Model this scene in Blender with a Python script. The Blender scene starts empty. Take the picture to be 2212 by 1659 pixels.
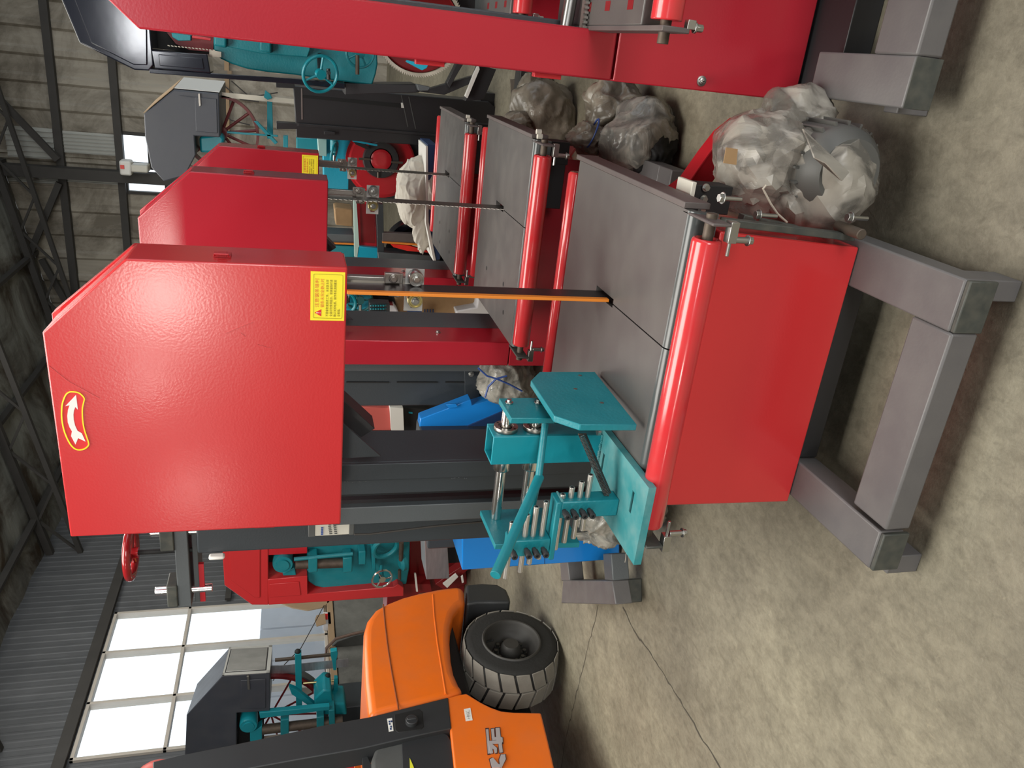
import bpy, bmesh, math, random
from mathutils import Vector, Matrix, noise
random.seed(7)
SC = bpy.context.scene
COL = SC.collection
# ---------------------------------------------------------------- camera numbers
FPX = 1700.0; PITCH = math.radians(15.45); YAW = math.radians(-23.48); HC = 1.6
cp, sp = math.cos(PITCH), math.sin(PITCH); cy, sy = math.cos(YAW), math.sin(YAW)
def P(x, y, X=None, Y=None, Z=None):
    """a point of the place that the photo shows at (x, y), on the plane X=, Y= or Z="""
    r = (829.5 - y) / FPX; u = -(x - 1106) / FPX
    d = cp + u * sp; z = -sp + u * cp
    dx, dy, dz = r * cy + d * sy, -r * sy + d * cy, z
    if X is not None: t = X / dx
    elif Y is not None: t = Y / dy
    else: t = (Z - HC) / dz
    return Vector((dx * t, dy * t, HC + dz * t))
V = Vector
# ---------------------------------------------------------------- mesh building
class MB:
    def __init__(s): s.v = []; s.f = []
    def add(s, vs, fs):
        n = len(s.v); s.v += [tuple(v) for v in vs]; s.f += [tuple(i + n for i in f) for f in fs]; return s
    def box(s, x0, x1, y0, y1, z0, z1):
        vs = [(x, y, z) for x in (x0, x1) for y in (y0, y1) for z in (z0, z1)]
        return s.add(vs, [(0,1,3,2),(4,6,7,5),(0,4,5,1),(2,3,7,6),(0,2,6,4),(1,5,7,3)])
    def obox(s, a, b, w, h, up=(0,0,1)):
        """bar from a to b, w wide, h tall"""
        a, b = V(a), V(b); d = (b - a).normalized(); up = V(up)
        sd = d.cross(up)
        if sd.length < 1e-4: sd = d.cross(V((0,1,0)))
        sd.normalize(); u2 = sd.cross(d)
        q = [sd * w/2 + u2 * h/2, -sd * w/2 + u2 * h/2, -sd * w/2 - u2 * h/2, sd * w/2 - u2 * h/2]
        return s.add([a + k for k in q] + [b + k for k in q], [(0,1,2,3),(7,6,5,4),(0,4,5,1),(1,5,6,2),(2,6,7,3),(3,7,4,0)])
    def prism(s, pts, vec):
        pts = [V(p) for p in pts]; vec = V(vec); n = len(pts)
        fs = [tuple(range(n)), tuple(range(2*n-1, n-1, -1))] + [(i, n+i, n+(i+1) % n, (i+1) % n) for i in range(n)]
        return s.add(pts + [p + vec for p in pts], fs)
    def cyl(s, a, b, r, r2=None, n=20, hollow=0):
        a, b = V(a), V(b); r2 = r if r2 is None else r2
        d = (b - a).normalized(); t = d.orthogonal().normalized(); w = d.cross(t)
        ring = lambda c, rr: [c + (t * math.cos(k*2*math.pi/n) + w * math.sin(k*2*math.pi/n)) * rr for k in range(n)]
        if hollow:
            vs = ring(a, r) + ring(b, r2) + ring(b, hollow) + ring(a, hollow); fs = []
            for q in range(4):
                for k in range(n):
                    fs.append((q*n+k, q*n+(k+1) % n, ((q+1) % 4)*n+(k+1) % n, ((q+1) % 4)*n+k))
            return s.add(vs, fs)
        return s.add(ring(a, r) + ring(b, r2), [tuple(range(n-1,-1,-1)), tuple(range(n, 2*n))] + [(k, (k+1) % n, n+(k+1) % n, n+k) for k in range(n)])
    def tube(s, path, r, n=10, closed=False):
        path = [V(p) for p in path]; m = len(path); rings = []; prev = None
        for i, p in enumerate(path):
            if closed: d = path[(i+1) % m] - path[i-1]
            else: d = path[min(i+1, m-1)] - path[max(i-1, 0)]
            d.normalize()
            t = (prev - d * prev.dot(d)) if prev is not None else d.orthogonal()
            t.normalize(); prev = t; w = d.cross(t)
            rr = r[i] if isinstance(r, (list, tuple)) else r
            rings.append([p + (t * math.cos(k*2*math.pi/n) + w * math.sin(k*2*math.pi/n)) * rr for k in range(n)])
        fs = []; lim = m if closed else m - 1
        for i in range(lim):
            j = (i + 1) % m
            for k in range(n): fs.append((i*n+k, i*n+(k+1) % n, j*n+(k+1) % n, j*n+k))
        if not closed: fs += [tuple(range(n-1,-1,-1)), tuple(range((m-1)*n, m*n))]
        return s.add([q for rg in rings for q in rg], fs)
    def torus(s, c, axis, R, r, n=32, m=10):
        d = V(axis).normalized(); t = d.orthogonal().normalized(); w = d.cross(t); c = V(c)
        return s.tube([c + (t * math.cos(k*2*math.pi/n) + w * math.sin(k*2*math.pi/n)) * R for k in range(n)], r, m, True)
    def lathe(s, c, axis, prof, n=40):
        """prof = [(radius, along)]"""
        d = V(axis).normalized(); t = d.orthogonal().normalized(); w = d.cross(t); c = V(c); vs = []; fs = []
        for (r, h) in prof:
            vs += [c + d * h + (t * math.cos(k*2*math.pi/n) + w * math.sin(k*2*math.pi/n)) * r for k in range(n)]
        for i in range(len(prof) - 1):
            for k in range(n): fs.append((i*n+k, i*n+(k+1) % n, (i+1)*n+(k+1) % n, (i+1)*n+k))
        return s.add(vs, fs)
    def ball(s, c, r, n=14):
        c = V(c); rx, ry, rz = r if isinstance(r, (tuple, list)) else (r, r, r)
        vs = [c + V((0,0,rz))]; m = n // 2
        for i in range(1, m):
            a = math.pi * i / m
            vs += [c + V((rx*math.sin(a)*math.cos(2*math.pi*k/n), ry*math.sin(a)*math.sin(2*math.pi*k/n), rz*math.cos(a))) for k in range(n)]
        vs.append(c - V((0,0,rz))); fs = []
        for k in range(n): fs.append((0, 1+k, 1+(k+1) % n)); 
        for i in range(m-2):
            for k in range(n): fs.append((1+i*n+k, 1+(i+1)*n+k, 1+(i+1)*n+(k+1) % n, 1+i*n+(k+1) % n))
        L = len(vs) - 1
        for k in range(n): fs.append((L, 1+(m-2)*n+(k+1) % n, 1+(m-2)*n+k))
        return s.add(vs, fs)
    def hexbolt(s, c, axis, r, h):
        c = V(c); a = V(axis).normalized(); s.cyl(c, c + a*h*.25, r*1.35, n=18); return s.cyl(c + a*h*.25, c + a*h, r, n=6)
    def build(s, name, mat, parent=None, bevel=0.0015, smooth=32, fix=True, seg=2, **tags):
        me = bpy.data.meshes.new(name); me.from_pydata(s.v, [], s.f); me.validate()
        if fix:
            bm = bmesh.new(); bm.from_mesh(me); bmesh.ops.recalc_face_normals(bm, faces=bm.faces); bm.to_mesh(me); bm.free()
        org = ORG.get(parent, V((0,0,0))) if parent is not None else V((0,0,0))
        if parent is None and s.v:   # a thing that is one mesh: origin at its base
            xs = [v[0] for v in s.v]; ys = [v[1] for v in s.v]; zs = [v[2] for v in s.v]
            org = V(((min(xs)+max(xs))/2, (min(ys)+max(ys))/2, min(zs)))
        me.transform(Matrix.Translation(-org))
        o = bpy.data.objects.new(name, me); COL.objects.link(o)
        if mat: me.materials.append(mat)
        for p in me.polygons: p.use_smooth = True
        me.set_sharp_from_angle(angle=math.radians(smooth))
        if parent is not None:
            o.parent = parent; ORG[o] = org
        else:
            o.location = org; ORG[o] = org
        if bevel:
            m = o.modifiers.new('bevel', 'BEVEL'); m.width = bevel; m.segments = seg; m.limit_method = 'ANGLE'; m.angle_limit = math.radians(40)
        for k, v in tags.items(): o[k] = v
        return o
ORG = {}
def thing(name, label, category, loc, group=None):
    e = bpy.data.objects.new(name, None); COL.objects.link(e); e.location = loc; e.empty_display_size = .1
    e['label'] = label; e['category'] = category
    if group: e['group'] = group
    ORG[e] = V(loc); return e
def tag(o, label, category, group=None, kind=None):
    o['label'] = label; o['category'] = category
    if group: o['group'] = group
    if kind: o['kind'] = kind
    return o
def struct(o, label=None):
    o['kind'] = 'structure'
    if label: o['label'] = label
    return o
def copy_tree(o, parent=None, shift=None):
    c = o.copy(); COL.objects.link(c)
    if parent is not None: c.parent = parent
    if shift is not None: c.location = o.location + V(shift); ORG[c] = ORG[o] + V(shift)
    for ch in list(o.children): copy_tree(ch, c)
    return c
def text_mb(txt, size, o, xd, zd, align='LEFT', depth=0.0, squash=1.0):
    """lettering as a mesh: origin o, reading direction xd, up direction zd"""
    cu = bpy.data.curves.new('lettering', 'FONT'); cu.body = txt; cu.size = size; cu.align_x = align; cu.extrude = depth
    cu.resolution_u = 3
    ob = bpy.data.objects.new('lettering', cu); COL.objects.link(ob)
    bpy.context.view_layer.update(); dg = bpy.context.evaluated_depsgraph_get()
    me = ob.evaluated_get(dg).to_mesh(); xd = V(xd).normalized(); zd = V(zd).normalized(); nd = xd.cross(zd); o = V(o)
    mb = MB(); mb.add([o + xd * v.co.x * squash + zd * v.co.y + nd * v.co.z for v in me.vertices], [tuple(p.vertices) for p in me.polygons])
    ob.evaluated_get(dg).to_mesh_clear(); bpy.data.objects.remove(ob); bpy.data.curves.remove(cu)
    return mb
def pxy(pts, **k): return [P(x, y, **k) for x, y in pts]
# ---------------------------------------------------------------- materials
def mat(name, col, rough=.5, metal=0., bump=0., bscale=60., var=0., vscale=4., dust=0., dustcol=(.32,.28,.22), coat=0., spec=.5, alpha=1., emit=None, streak=0.):
    m = bpy.data.materials.new(name); m.use_nodes = True; nt = m.node_tree; N = nt.nodes; L = nt.links
    b = N['Principled BSDF']; b.inputs['Roughness'].default_value = rough; b.inputs['Metallic'].default_value = metal
    b.inputs['Base Color'].default_value = (*col, 1); b.inputs['Specular IOR Level'].default_value = spec
    b.inputs['Coat Weight'].default_value = coat; b.inputs['Coat Roughness'].default_value = .12
    b.inputs['Alpha'].default_value = alpha
    if emit: b.inputs['Emission Color'].default_value = (*emit[0], 1); b.inputs['Emission Strength'].default_value = emit[1]
    tc = N.new('ShaderNodeTexCoord'); cur = None
    if var or dust or streak:
        n1 = N.new('ShaderNodeTexNoise'); n1.inputs['Scale'].default_value = vscale; n1.inputs['Detail'].default_value = 5
        L.new(tc.outputs['Object'], n1.inputs['Vector'])
        if streak:
            mp = N.new('ShaderNodeMapping'); mp.inputs['Scale'].default_value = (1, 1, streak); L.new(tc.outputs['Object'], mp.inputs['Vector']); L.new(mp.outputs[0], n1.inputs['Vector'])
        mx = N.new('ShaderNodeMix'); mx.data_type = 'RGBA'
        mx.inputs[6].default_value = (*[c * (1 - var) for c in col], 1); mx.inputs[7].default_value = (*[min(1, c * (1 + var)) for c in col], 1)
        L.new(n1.outputs['Fac'], mx.inputs[0]); cur = mx.outputs[2]
    if dust:
        n2 = N.new('ShaderNodeTexNoise'); n2.inputs['Scale'].default_value = vscale * 2.3; n2.inputs['Detail'].default_value = 6
        L.new(tc.outputs['Object'], n2.inputs['Vector'])
        rp = N.new('ShaderNodeValToRGB'); rp.color_ramp.elements[0].position = .35; rp.color_ramp.elements[1].position = .75
        rp.color_ramp.elements[0].color = (0,0,0,1); rp.color_ramp.elements[1].color = (dust,dust,dust,1)
        L.new(n2.outputs['Fac'], rp.inputs[0]); m2 = N.new('ShaderNodeMix'); m2.data_type = 'RGBA'
        L.new(rp.outputs[0], m2.inputs[0]); L.new(cur, m2.inputs[6]); m2.inputs[7].default_value = (*dustcol, 1); cur = m2.outputs[2]
        mr = N.new('ShaderNodeMapRange'); mr.inputs['To Min'].default_value = rough; mr.inputs['To Max'].default_value = min(1, rough + .35)
        L.new(rp.outputs[0], mr.inputs[0]); L.new(mr.outputs[0], b.inputs['Roughness'])
    if cur is not None: L.new(cur, b.inputs['Base Color'])
    if bump:
        nb = N.new('ShaderNodeTexNoise'); nb.inputs['Scale'].default_value = bscale; nb.inputs['Detail'].default_value = 2
        L.new(tc.outputs['Object'], nb.inputs['Vector']); bp = N.new('ShaderNodeBump'); bp.inputs['Strength'].default_value = bump; bp.inputs['Distance'].default_value = .01
        L.new(nb.outputs['Fac'], bp.inputs['Height']); L.new(bp.outputs[0], b.inputs['Normal']); L.new(bp.outputs[0], b.inputs['Coat Normal'])
    return m
M = {}
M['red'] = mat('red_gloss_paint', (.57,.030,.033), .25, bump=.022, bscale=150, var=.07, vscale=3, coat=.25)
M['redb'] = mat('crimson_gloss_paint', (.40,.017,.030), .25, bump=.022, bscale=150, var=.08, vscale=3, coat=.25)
M['redroll'] = mat('red_roller_paint', (.60,.028,.034), .18, var=.1, vscale=6, coat=.5, dust=.22, dustcol=(.30,.10,.09))
M['red2'] = mat('deep_red_paint', (.48,.018,.026), .25, bump=.04, bscale=120, var=.1)
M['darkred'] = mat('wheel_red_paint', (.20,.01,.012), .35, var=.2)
M['teal'] = mat('teal_machine_paint', (.006,.20,.24), .38, bump=.10, bscale=90, var=.12, vscale=6, dust=.12, dustcol=(.10,.34,.36))
M['teal2'] = mat('dusty_teal_paint', (.035,.25,.27), .5, bump=.08, bscale=70, var=.18, vscale=8, dust=.55, dustcol=(.20,.34,.33))
M['tealback'] = mat('light_teal_paint', (.008,.26,.32), .35, bump=.06, bscale=60, var=.15, vscale=5)
M['cyan'] = mat('bright_cyan_paint', (.01,.36,.52), .35, bump=.06, bscale=60, var=.1)
M['table'] = mat('dusty_table_steel', (.085,.080,.077), .38, bump=.03, bscale=40, var=.13, vscale=4, dust=.25, dustcol=(.155,.143,.122))
M['rail'] = mat('brown_grey_steel', (.085,.070,.068), .5, var=.2, dust=.3, dustcol=(.2,.17,.15))
M['lip'] = mat('dark_table_lip', (.07,.08,.08), .22, var=.15)
M['frame'] = mat('grey_stand_paint', (.112,.107,.108), .42, bump=.04, bscale=110, var=.12, vscale=5, dust=.3, dustcol=(.17,.16,.145))
M['framecap'] = mat('worn_dark_grey', (.045,.05,.045), .5, var=.4, vscale=14, dust=.4, dustcol=(.14,.13,.10))
M['column'] = mat('charcoal_column_paint', (.035,.042,.048), .42, bump=.05, bscale=150, var=.18, vscale=3)
M['column2'] = mat('mid_grey_column_paint', (.085,.095,.10), .45, bump=.06, bscale=150, var=.12)
M['black'] = mat('gloss_black_paint', (.012,.014,.022), .10, var=.2, vscale=3, coat=.4, bump=.02, bscale=8)
M['satin'] = mat('satin_black_paint', (.022,.022,.024), .42, var=.2, bump=.03)
M['slate'] = mat('slate_cover_paint', (.05,.055,.07), .38, var=.12, vscale=3, dust=.2, dustcol=(.12,.12,.12))
M['dark'] = mat('near_black', (.006,.006,.006), .7)
M['chrome'] = mat('polished_chrome', (.86,.84,.81), .17, metal=1.)
M['chrome2'] = mat('silver_reflecting_panel', (.42,.42,.40), .24, metal=.35, bump=.3, bscale=4, var=.5, vscale=3)
M['rod'] = mat('ground_steel_rod', (.60,.57,.52), .34, metal=.85)
M['plate'] = mat('bright_zinc_plate', (.48,.47,.45), .45, metal=.35, var=.08)
M['steel'] = mat('brushed_steel', (.36,.34,.31), .36, metal=1., bump=.03, bscale=200)
M['zinc'] = mat('zinc_plated_bolt', (.46,.46,.44), .3, metal=1.)
M['brass'] = mat('yellow_zinc_ring', (.60,.52,.25), .3, metal=1.)
M['shaft'] = mat('rusty_shaft_steel', (.10,.08,.065), .55, metal=.6, var=.4, vscale=20, dust=.3, dustcol=(.20,.15,.10))
M['blade'] = mat('dark_saw_blade', (.045,.035,.035), .35, metal=.7, var=.2)
M['bladegrey'] = mat('grey_saw_blade', (.16,.145,.13), .4, metal=.7, var=.2)
M['bladewhite'] = mat('bright_saw_band', (.62,.58,.48), .4, metal=.3, var=.1)
M['orangeguard'] = mat('orange_edge_strip', (.72,.22,.02), .5)
M['yellow'] = mat('yellow_label', (.90,.76,.03), .45)
M['yline'] = mat('olive_print', (.38,.30,.01), .5)
M['print'] = mat('brown_print', (.16,.10,.01), .5)
M['rprint'] = mat('red_print', (.72,.13,.03), .5)
M['tri'] = mat('red_sign_print', (.68,.02,.02), .45)
M['white'] = mat('white_print', (.80,.79,.74), .5)
M['sticker'] = mat('sticker_red', (.68,.02,.02), .35)
M['offwhite'] = mat('ivory_plastic', (.62,.60,.52), .45, var=.1)
M['redplastic'] = mat('red_plastic', (.75,.02,.01), .35)
M['blue'] = mat('blue_guard_paint', (.012,.22,.66), .22, var=.06, coat=.3)
M['navy'] = mat('dark_blue_sheet', (.02,.05,.14), .4)
M['orange'] = mat('orange_truck_paint', (.86,.165,.012), .30, bump=.02, bscale=60, var=.08, vscale=3, dust=.18, dustcol=(.42,.18,.09))
M['tyre'] = mat('tyre_rubber', (.018,.018,.017), .8, bump=.2, bscale=60, var=.3, vscale=8)
M['tread'] = mat('dusty_tread', (.23,.215,.185), .9, bump=.2, bscale=40, var=.25, vscale=10)
M['rim'] = mat('dark_rim', (.04,.038,.035), .55, var=.3, vscale=9)
M['truckblack'] = mat('truck_black_plastic', (.028,.03,.032), .45, var=.2)
M['hoodgrey'] = mat('grey_seat_plastic', (.085,.088,.085), .6, var=.2, vscale=10)
M['yellowgreen'] = mat('lime_flash', (.72,.72,.05), .5)
M['silver'] = mat('silver_emblem', (.55,.50,.50), .35, metal=.3)
M['emblemedge'] = mat('dark_emblem_edge', (.07,.03,.03), .5)
M['card'] = mat('brown_cardboard', (.36,.25,.15), .85, var=.15)
M['kraft'] = mat('kraft_paper', (.34,.21,.10), .7, bump=.5, bscale=9, var=.3, vscale=8)
M['paper'] = mat('white_paper', (.66,.65,.66), .7)
M['cloth'] = mat('white_woven_sack', (.62,.58,.50), .8, bump=.5, bscale=14, var=.15, vscale=10)
M['wire'] = mat('thin_wire', (.05,.045,.04), .6)
M['strap'] = mat('blue_strap', (.04,.09,.32), .5)
M['string'] = mat('pale_string', (.45,.40,.33), .7)
M['pink'] = mat('pale_red_panel', (.60,.12,.10), .45)
M['sheet'] = mat('peeling_sheet_metal', (.42,.40,.42), .28, metal=.6, var=.35, vscale=7, streak=6)
M['spring'] = mat('dark_spring', (.10,.10,.095), .4, metal=.8)
# ================================================================= room
XL, YB, ZE = -7.8, 15.3, 5.30          # left wall, back wall, eave height
SL = 0.20                              # roof slope going right
RX = 9.0; YF = -7.5
def noisemat(name, build):
    m = bpy.data.materials.new(name); m.use_nodes = True; build(m.node_tree, m.node_tree.nodes, m.node_tree.links, m.node_tree.nodes['Principled BSDF']); return m
def concrete(nt, N, L, b):
    tc = N.new('ShaderNodeTexCoord')
    def nz(s, d, rough=.6, dist=0.):
        n = N.new('ShaderNodeTexNoise'); n.inputs['Scale'].default_value = s; n.inputs['Detail'].default_value = d; n.inputs['Roughness'].default_value = rough
        n.inputs['Distortion'].default_value = dist; L.new(tc.outputs['Object'], n.inputs['Vector']); return n
    def ramp(src, p0, c0, p1, c1):
        r = N.new('ShaderNodeValToRGB'); e = r.color_ramp.elements; e[0].position = p0; e[0].color = (*c0, 1); e[1].position = p1; e[1].color = (*c1, 1)
        L.new(src, r.inputs[0]); return r.outputs[0]
    def mul(a, c, f=1., op='MULTIPLY'):
        m = N.new('ShaderNodeMix'); m.data_type = 'RGBA'; m.blend_type = op; m.inputs[0].default_value = f; L.new(a, m.inputs[6]); L.new(c, m.inputs[7]); return m.outputs[2]
    base = ramp(nz(1.1, 9, .62, .6).outputs['Fac'], .30, (.205,.189,.144), .72, (.300,.277,.214))
    blot = ramp(nz(6.5, 9, .72, .35).outputs['Fac'], .34, (.80,.79,.77), .60, (1.05,1.04,1.02))
    fine = ramp(nz(38, 6, .7, .6).outputs['Fac'], .32, (.84,.835,.82), .62, (1.06,1.06,1.05))
    c = mul(mul(base, blot), fine)
    # scuffs
    ms = N.new('ShaderNodeMapping'); ms.inputs['Scale'].default_value = (1, .5, 1); ms.inputs['Rotation'].default_value = (0, 0, .35); L.new(tc.outputs['Object'], ms.inputs['Vector'])
    ns = N.new('ShaderNodeTexNoise'); ns.inputs['Scale'].default_value = 26; ns.inputs['Detail'].default_value = 9; ns.inputs['Roughness'].default_value = .74; ns.inputs['Distortion'].default_value = .5; L.new(ms.outputs[0], ns.inputs['Vector'])
    c = mul(c, ramp(ns.outputs['Fac'], .34, (.78,.77,.75), .56, (1.05,1.05,1.04)))
    n4 = nz(17, 7, .75, 2.2); c = mul(c, ramp(n4.outputs['Fac'], .60, (1,1,1), .70, (1.22,1.21,1.18)))
    n5 = nz(.55, 4, .6); c = mul(c, ramp(n5.outputs['Fac'], .35, (.80,.79,.80), .65, (1.12,1.11,1.07)))
    wv = N.new('ShaderNodeTexVoronoi'); wv.inputs['Scale'].default_value = 9; wv.feature = 'DISTANCE_TO_EDGE'
    mp = N.new('ShaderNodeMapping'); mp.inputs['Scale'].default_value = (1, .35, 1); mp.inputs['Rotation'].default_value = (0, 0, .7)
    dn = nz(3, 6, .7); mxv = N.new('ShaderNodeMix'); mxv.data_type = 'RGBA'; mxv.inputs[0].default_value = .35
    L.new(tc.outputs['Object'], mp.inputs['Vector']); L.new(mp.outputs[0], mxv.inputs[6]); L.new(dn.outputs['Color'], mxv.inputs[7]); L.new(mxv.outputs[2], wv.inputs['Vector'])
    sc = ramp(wv.outputs['Distance'], .0, (.84,.83,.80), .025, (1,1,1)); pat = ramp(nz(2.3, 10, .75, .2).outputs['Fac'], .30, (.74,.73,.70), .44, (1,1,1)); c = mul(c, pat, .7)
    L.new(c, b.inputs['Base Color'])
    rr = N.new('ShaderNodeMapRange'); rr.inputs['To Min'].default_value = .42; rr.inputs['To Max'].default_value = .75; L.new(nz(4, 5).outputs['Fac'], rr.inputs[0]); L.new(rr.outputs[0], b.inputs['Roughness'])
    bm = N.new('ShaderNodeBump'); bm.inputs['Strength'].default_value = .25; bm.inputs['Distance'].default_value = .01; L.new(nz(35, 6, .7).outputs['Fac'], bm.inputs['Height']); L.new(bm.outputs[0], b.inputs['Normal'])
M['floor'] = noisemat('worn_concrete', concrete)
def panel(c0, c1, stain, axis):
    def f(nt, N, L, b):
        tc = N.new('ShaderNodeTexCoord'); mp = N.new('ShaderNodeMapping'); mp.inputs['Scale'].default_value = axis
        L.new(tc.outputs['Object'], mp.inputs['Vector'])
        n = N.new('ShaderNodeTexNoise'); n.inputs['Scale'].default_value = 1.6; n.inputs['Detail'].default_value = 7; n.inputs['Roughness'].default_value = .65; L.new(mp.outputs[0], n.inputs['Vector'])
        r = N.new('ShaderNodeValToRGB'); e = r.color_ramp.elements; e[0].position = .35; e[0].color = (*c0, 1); e[1].position = .68; e[1].color = (*c1, 1); L.new(n.outputs['Fac'], r.inputs[0])
        n2 = N.new('ShaderNodeTexNoise'); n2.inputs['Scale'].default_value = .9; n2.inputs['Detail'].default_value = 8; n2.inputs['Roughness'].default_value = .7; n2.inputs['Distortion'].default_value = .8; L.new(tc.outputs['Object'], n2.inputs['Vector'])
        r2 = N.new('ShaderNodeValToRGB'); e = r2.color_ramp.elements; e[0].position = .40; e[0].color = (*stain, 1); e[1].position = .58; e[1].color = (1,1,1,1); L.new(n2.outputs['Fac'], r2.inputs[0])
        m = N.new('ShaderNodeMix'); m.data_type = 'RGBA'; m.blend_type = 'MULTIPLY'; m.inputs[0].default_value = 1; L.new(r.outputs[0], m.inputs[6]); L.new(r2.outputs[0], m.inputs[7])
        L.new(m.outputs[2], b.inputs['Base Color']); b.inputs['Roughness'].default_value = .55
    return f
M['wallL'] = noisemat('grey_corrugated_steel', panel((.085,.09,.095), (.125,.13,.135), (.85,.85,.85), (1,3,.3)))
M['wallB'] = noisemat('stained_beige_sheet', panel((.30,.27,.215), (.40,.365,.30), (.45,.43,.40), (3,1,.3)))
M['roof'] = noisemat('water_stained_roof_sheet', panel((.16,.165,.15), (.30,.31,.28), (.22,.15,.10), (.3,2,1)))
M['truss'] = mat('dark_truss_steel', (.045,.042,.038), .7, var=.3)
M['winframe'] = mat('aluminium_window_frame', (.50,.46,.40), .45, var=.15)
M['mason'] = noisemat('grey_render', panel((.13,.13,.12), (.22,.22,.20), (.6,.6,.6), (1,1,1)))
M['outside'] = mat('pale_outside_shed', (.55,.56,.58), .8, var=.1)
def glass(name, tint=(1,1,1), gl=.08):
    m = bpy.data.materials.new(name); m.use_nodes = True; nt = m.node_tree; nt.nodes.clear(); N = nt.nodes; L = nt.links
    o = N.new('ShaderNodeOutputMaterial'); mx = N.new('ShaderNodeMixShader'); t = N.new('ShaderNodeBsdfTransparent'); g = N.new('ShaderNodeBsdfGlossy')
    t.inputs[0].default_value = (*tint, 1); g.inputs['Roughness'].default_value = .02; mx.inputs[0].default_value = gl
    L.new(t.outputs[0], mx.inputs[1]); L.new(g.outputs[0], mx.inputs[2]); L.new(mx.outputs[0], o.inputs[0]); return m
M['glass'] = glass('window_glass', (.97,.98,.98), .05)
mb = MB(); mb.box(XL-.2, RX, YF, YB+.2, -.12, 0)
struct(mb.build('floor', M['floor'], bevel=0), 'worn beige grey concrete floor with cracks')
def crack(pts, w, name, label):
    mb = MB(); pts = [V(p) for p in pts]; path = []
    for a, b in zip(pts, pts[1:]):
        n = max(2, int((b-a).length / .03))
        for i in range(n): path.append(a.lerp(b, i/n) + V((random.uniform(-.006,.006), random.uniform(-.006,.006), 0)))
    path.append(pts[-1])
    vs = []; fs = []
    for i, p in enumerate(path):
        d = (path[min(i+1, len(path)-1)] - path[max(i-1, 0)]).normalized(); n = V((-d.y, d.x, 0)) * w * random.uniform(.35, 1.3)
        vs += [p + n + V((0,0,.0012)), p - n + V((0,0,.0012))]
    for i in range(len(path)-1): fs.append((2*i, 2*i+1, 2*i+3, 2*i+2))
    mb.add(vs, fs); o = mb.build(name, M['crackmat'], bevel=0); struct(o, label); return o
M['crackmat'] = mat('crack_dark', (.07,.06,.045), .9)
crack(pxy([(1345,1310),(1375,1370),(1418,1430),(1470,1515),(1520,1600),(1560,1665)], Z=0), .0040, 'trim_1', 'long dark crack in the floor beside the small grey stand')
crack(pxy([(1292,1305),(1286,1340),(1272,1390),(1262,1430),(1240,1520),(1222,1600),(1212,1659)], Z=0), .0026, 'trim_2', 'thin crack in the floor near the forklift wheel')
# ---- corrugated wall: builds a ribbed sheet with rectangular openings
def corr(name, mat_, p0, du, length, zf, openings, pitch=.19, depth=.025, nrm=(1,0,0), label=''):
    du = V(du); nrm = V(nrm); p0 = V(p0); mb = MB()
    us = []; u = 0
    prof = [(0,0),(.55,0),(.65,1),(.85,1),(.95,0)]
    while u < length:
        for a, h in prof:
            if u + a*pitch < length: us.append((u + a*pitch, h*depth))
        u += pitch
    us.append((length, 0))
    cuts = sorted({c for o in openings for c in o[:2]})
    for c in cuts: us.append((c, 0))
    us.sort()
    for (a, ha), (b, hb) in zip(us, us[1:]):
        if b - a < 1e-5: continue
        mid = (a+b)/2; zs = [(0., None)]
        spans = [(o[2], o[3]) for o in openings if o[0] <= mid <= o[1]]
        segs = []; z = 0.
        for s0, s1 in sorted(spans): segs.append((z, s0)); z = s1
        segs.append((z, None))
        for z0, z1 in segs:
            A = p0 + du*a + nrm*ha; B = p0 + du*b + nrm*hb
            za1 = zf(a) if z1 is None else z1; zb1 = zf(b) if z1 is None else z1
            if za1 - z0 < 1e-4: continue
            mb.add([A+V((0,0,z0)), B+V((0,0,z0)), B+V((0,0,zb1)), A+V((0,0,za1))], [(0,1,2,3)])
    return struct(mb.build(name, mat_, bevel=0, fix=False, smooth=10), label)
# left wall with the big window ; u runs along +Y from YF
win_y0, win_y1, wz0, wz1 = 7.30, 9.84, 1.15, 4.03
corr('wall_left', M['wallL'], (XL, YF, 0), (0,1,0), YB-YF, lambda u: ZE+.04, [(win_y0-YF, win_y1-YF, wz0, wz1)], pitch=.12, depth=.006, nrm=(1,0,0), label='grey corrugated wall with the large bright window')
bw = [P(265,290,Y=YB), P(322,352,Y=YB), P(275,362,Y=YB), P(358,416,Y=YB)]
b1 = (bw[1].x, bw[0].x, bw[1].z, bw[0].z); b2 = (bw[3].x, bw[2].x, bw[3].z, bw[2].z)
corr('wall_back', M['wallB'], (XL, YB, 0), (1,0,0), RX-XL, lambda u: ZE + SL*min(u, 9.5) - SL*max(0, u-9.5), [(b1[0]-XL, b1[1]-XL, b1[2], b1[3]), (b2[0]-XL, b2[1]-XL, b2[2], b2[3]), (2.3-XL, 4.3-XL, 3.9, 5.0)], pitch=.42, depth=.035, nrm=(0,-1,0), label='stained beige ribbed back wall under the dark roof')
# paler translucent sheets set in the back wall
M['pale'] = mat('pale_translucent_sheet', (.42,.43,.40), .6, var=.12)
k = 0
for q in [((125,275),(135,340)),((135,350),(140,420))]: pass
for (xa, ya, xb, yb) in [(133,282,262,338),(140,362,266,400),(8,270,120,345),(14,372,128,398)]:
    a = P(xa, ya, Y=YB-.06); b = P(xb, yb, Y=YB-.06)
    mb = MB(); n = 10
    yy = YB-.055; lo = min(a.z, b.z); hi = max(a.z, b.z); xl_, xh_ = min(a.x, b.x), max(a.x, b.x)
    mb.box(xl_, xh_, yy-.004, yy, lo, hi)
    for i in range(6): mb.box(xl_ + (xh_-xl_)*(i+.3)/6, xl_ + (xh_-xl_)*(i+.4)/6, yy-.03, yy-.004, lo, hi)
    k += 1; struct(mb.build('trim_%d' % (2+k), M['pale'], bevel=0), 'paler sheet panel set in the back wall')
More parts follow.
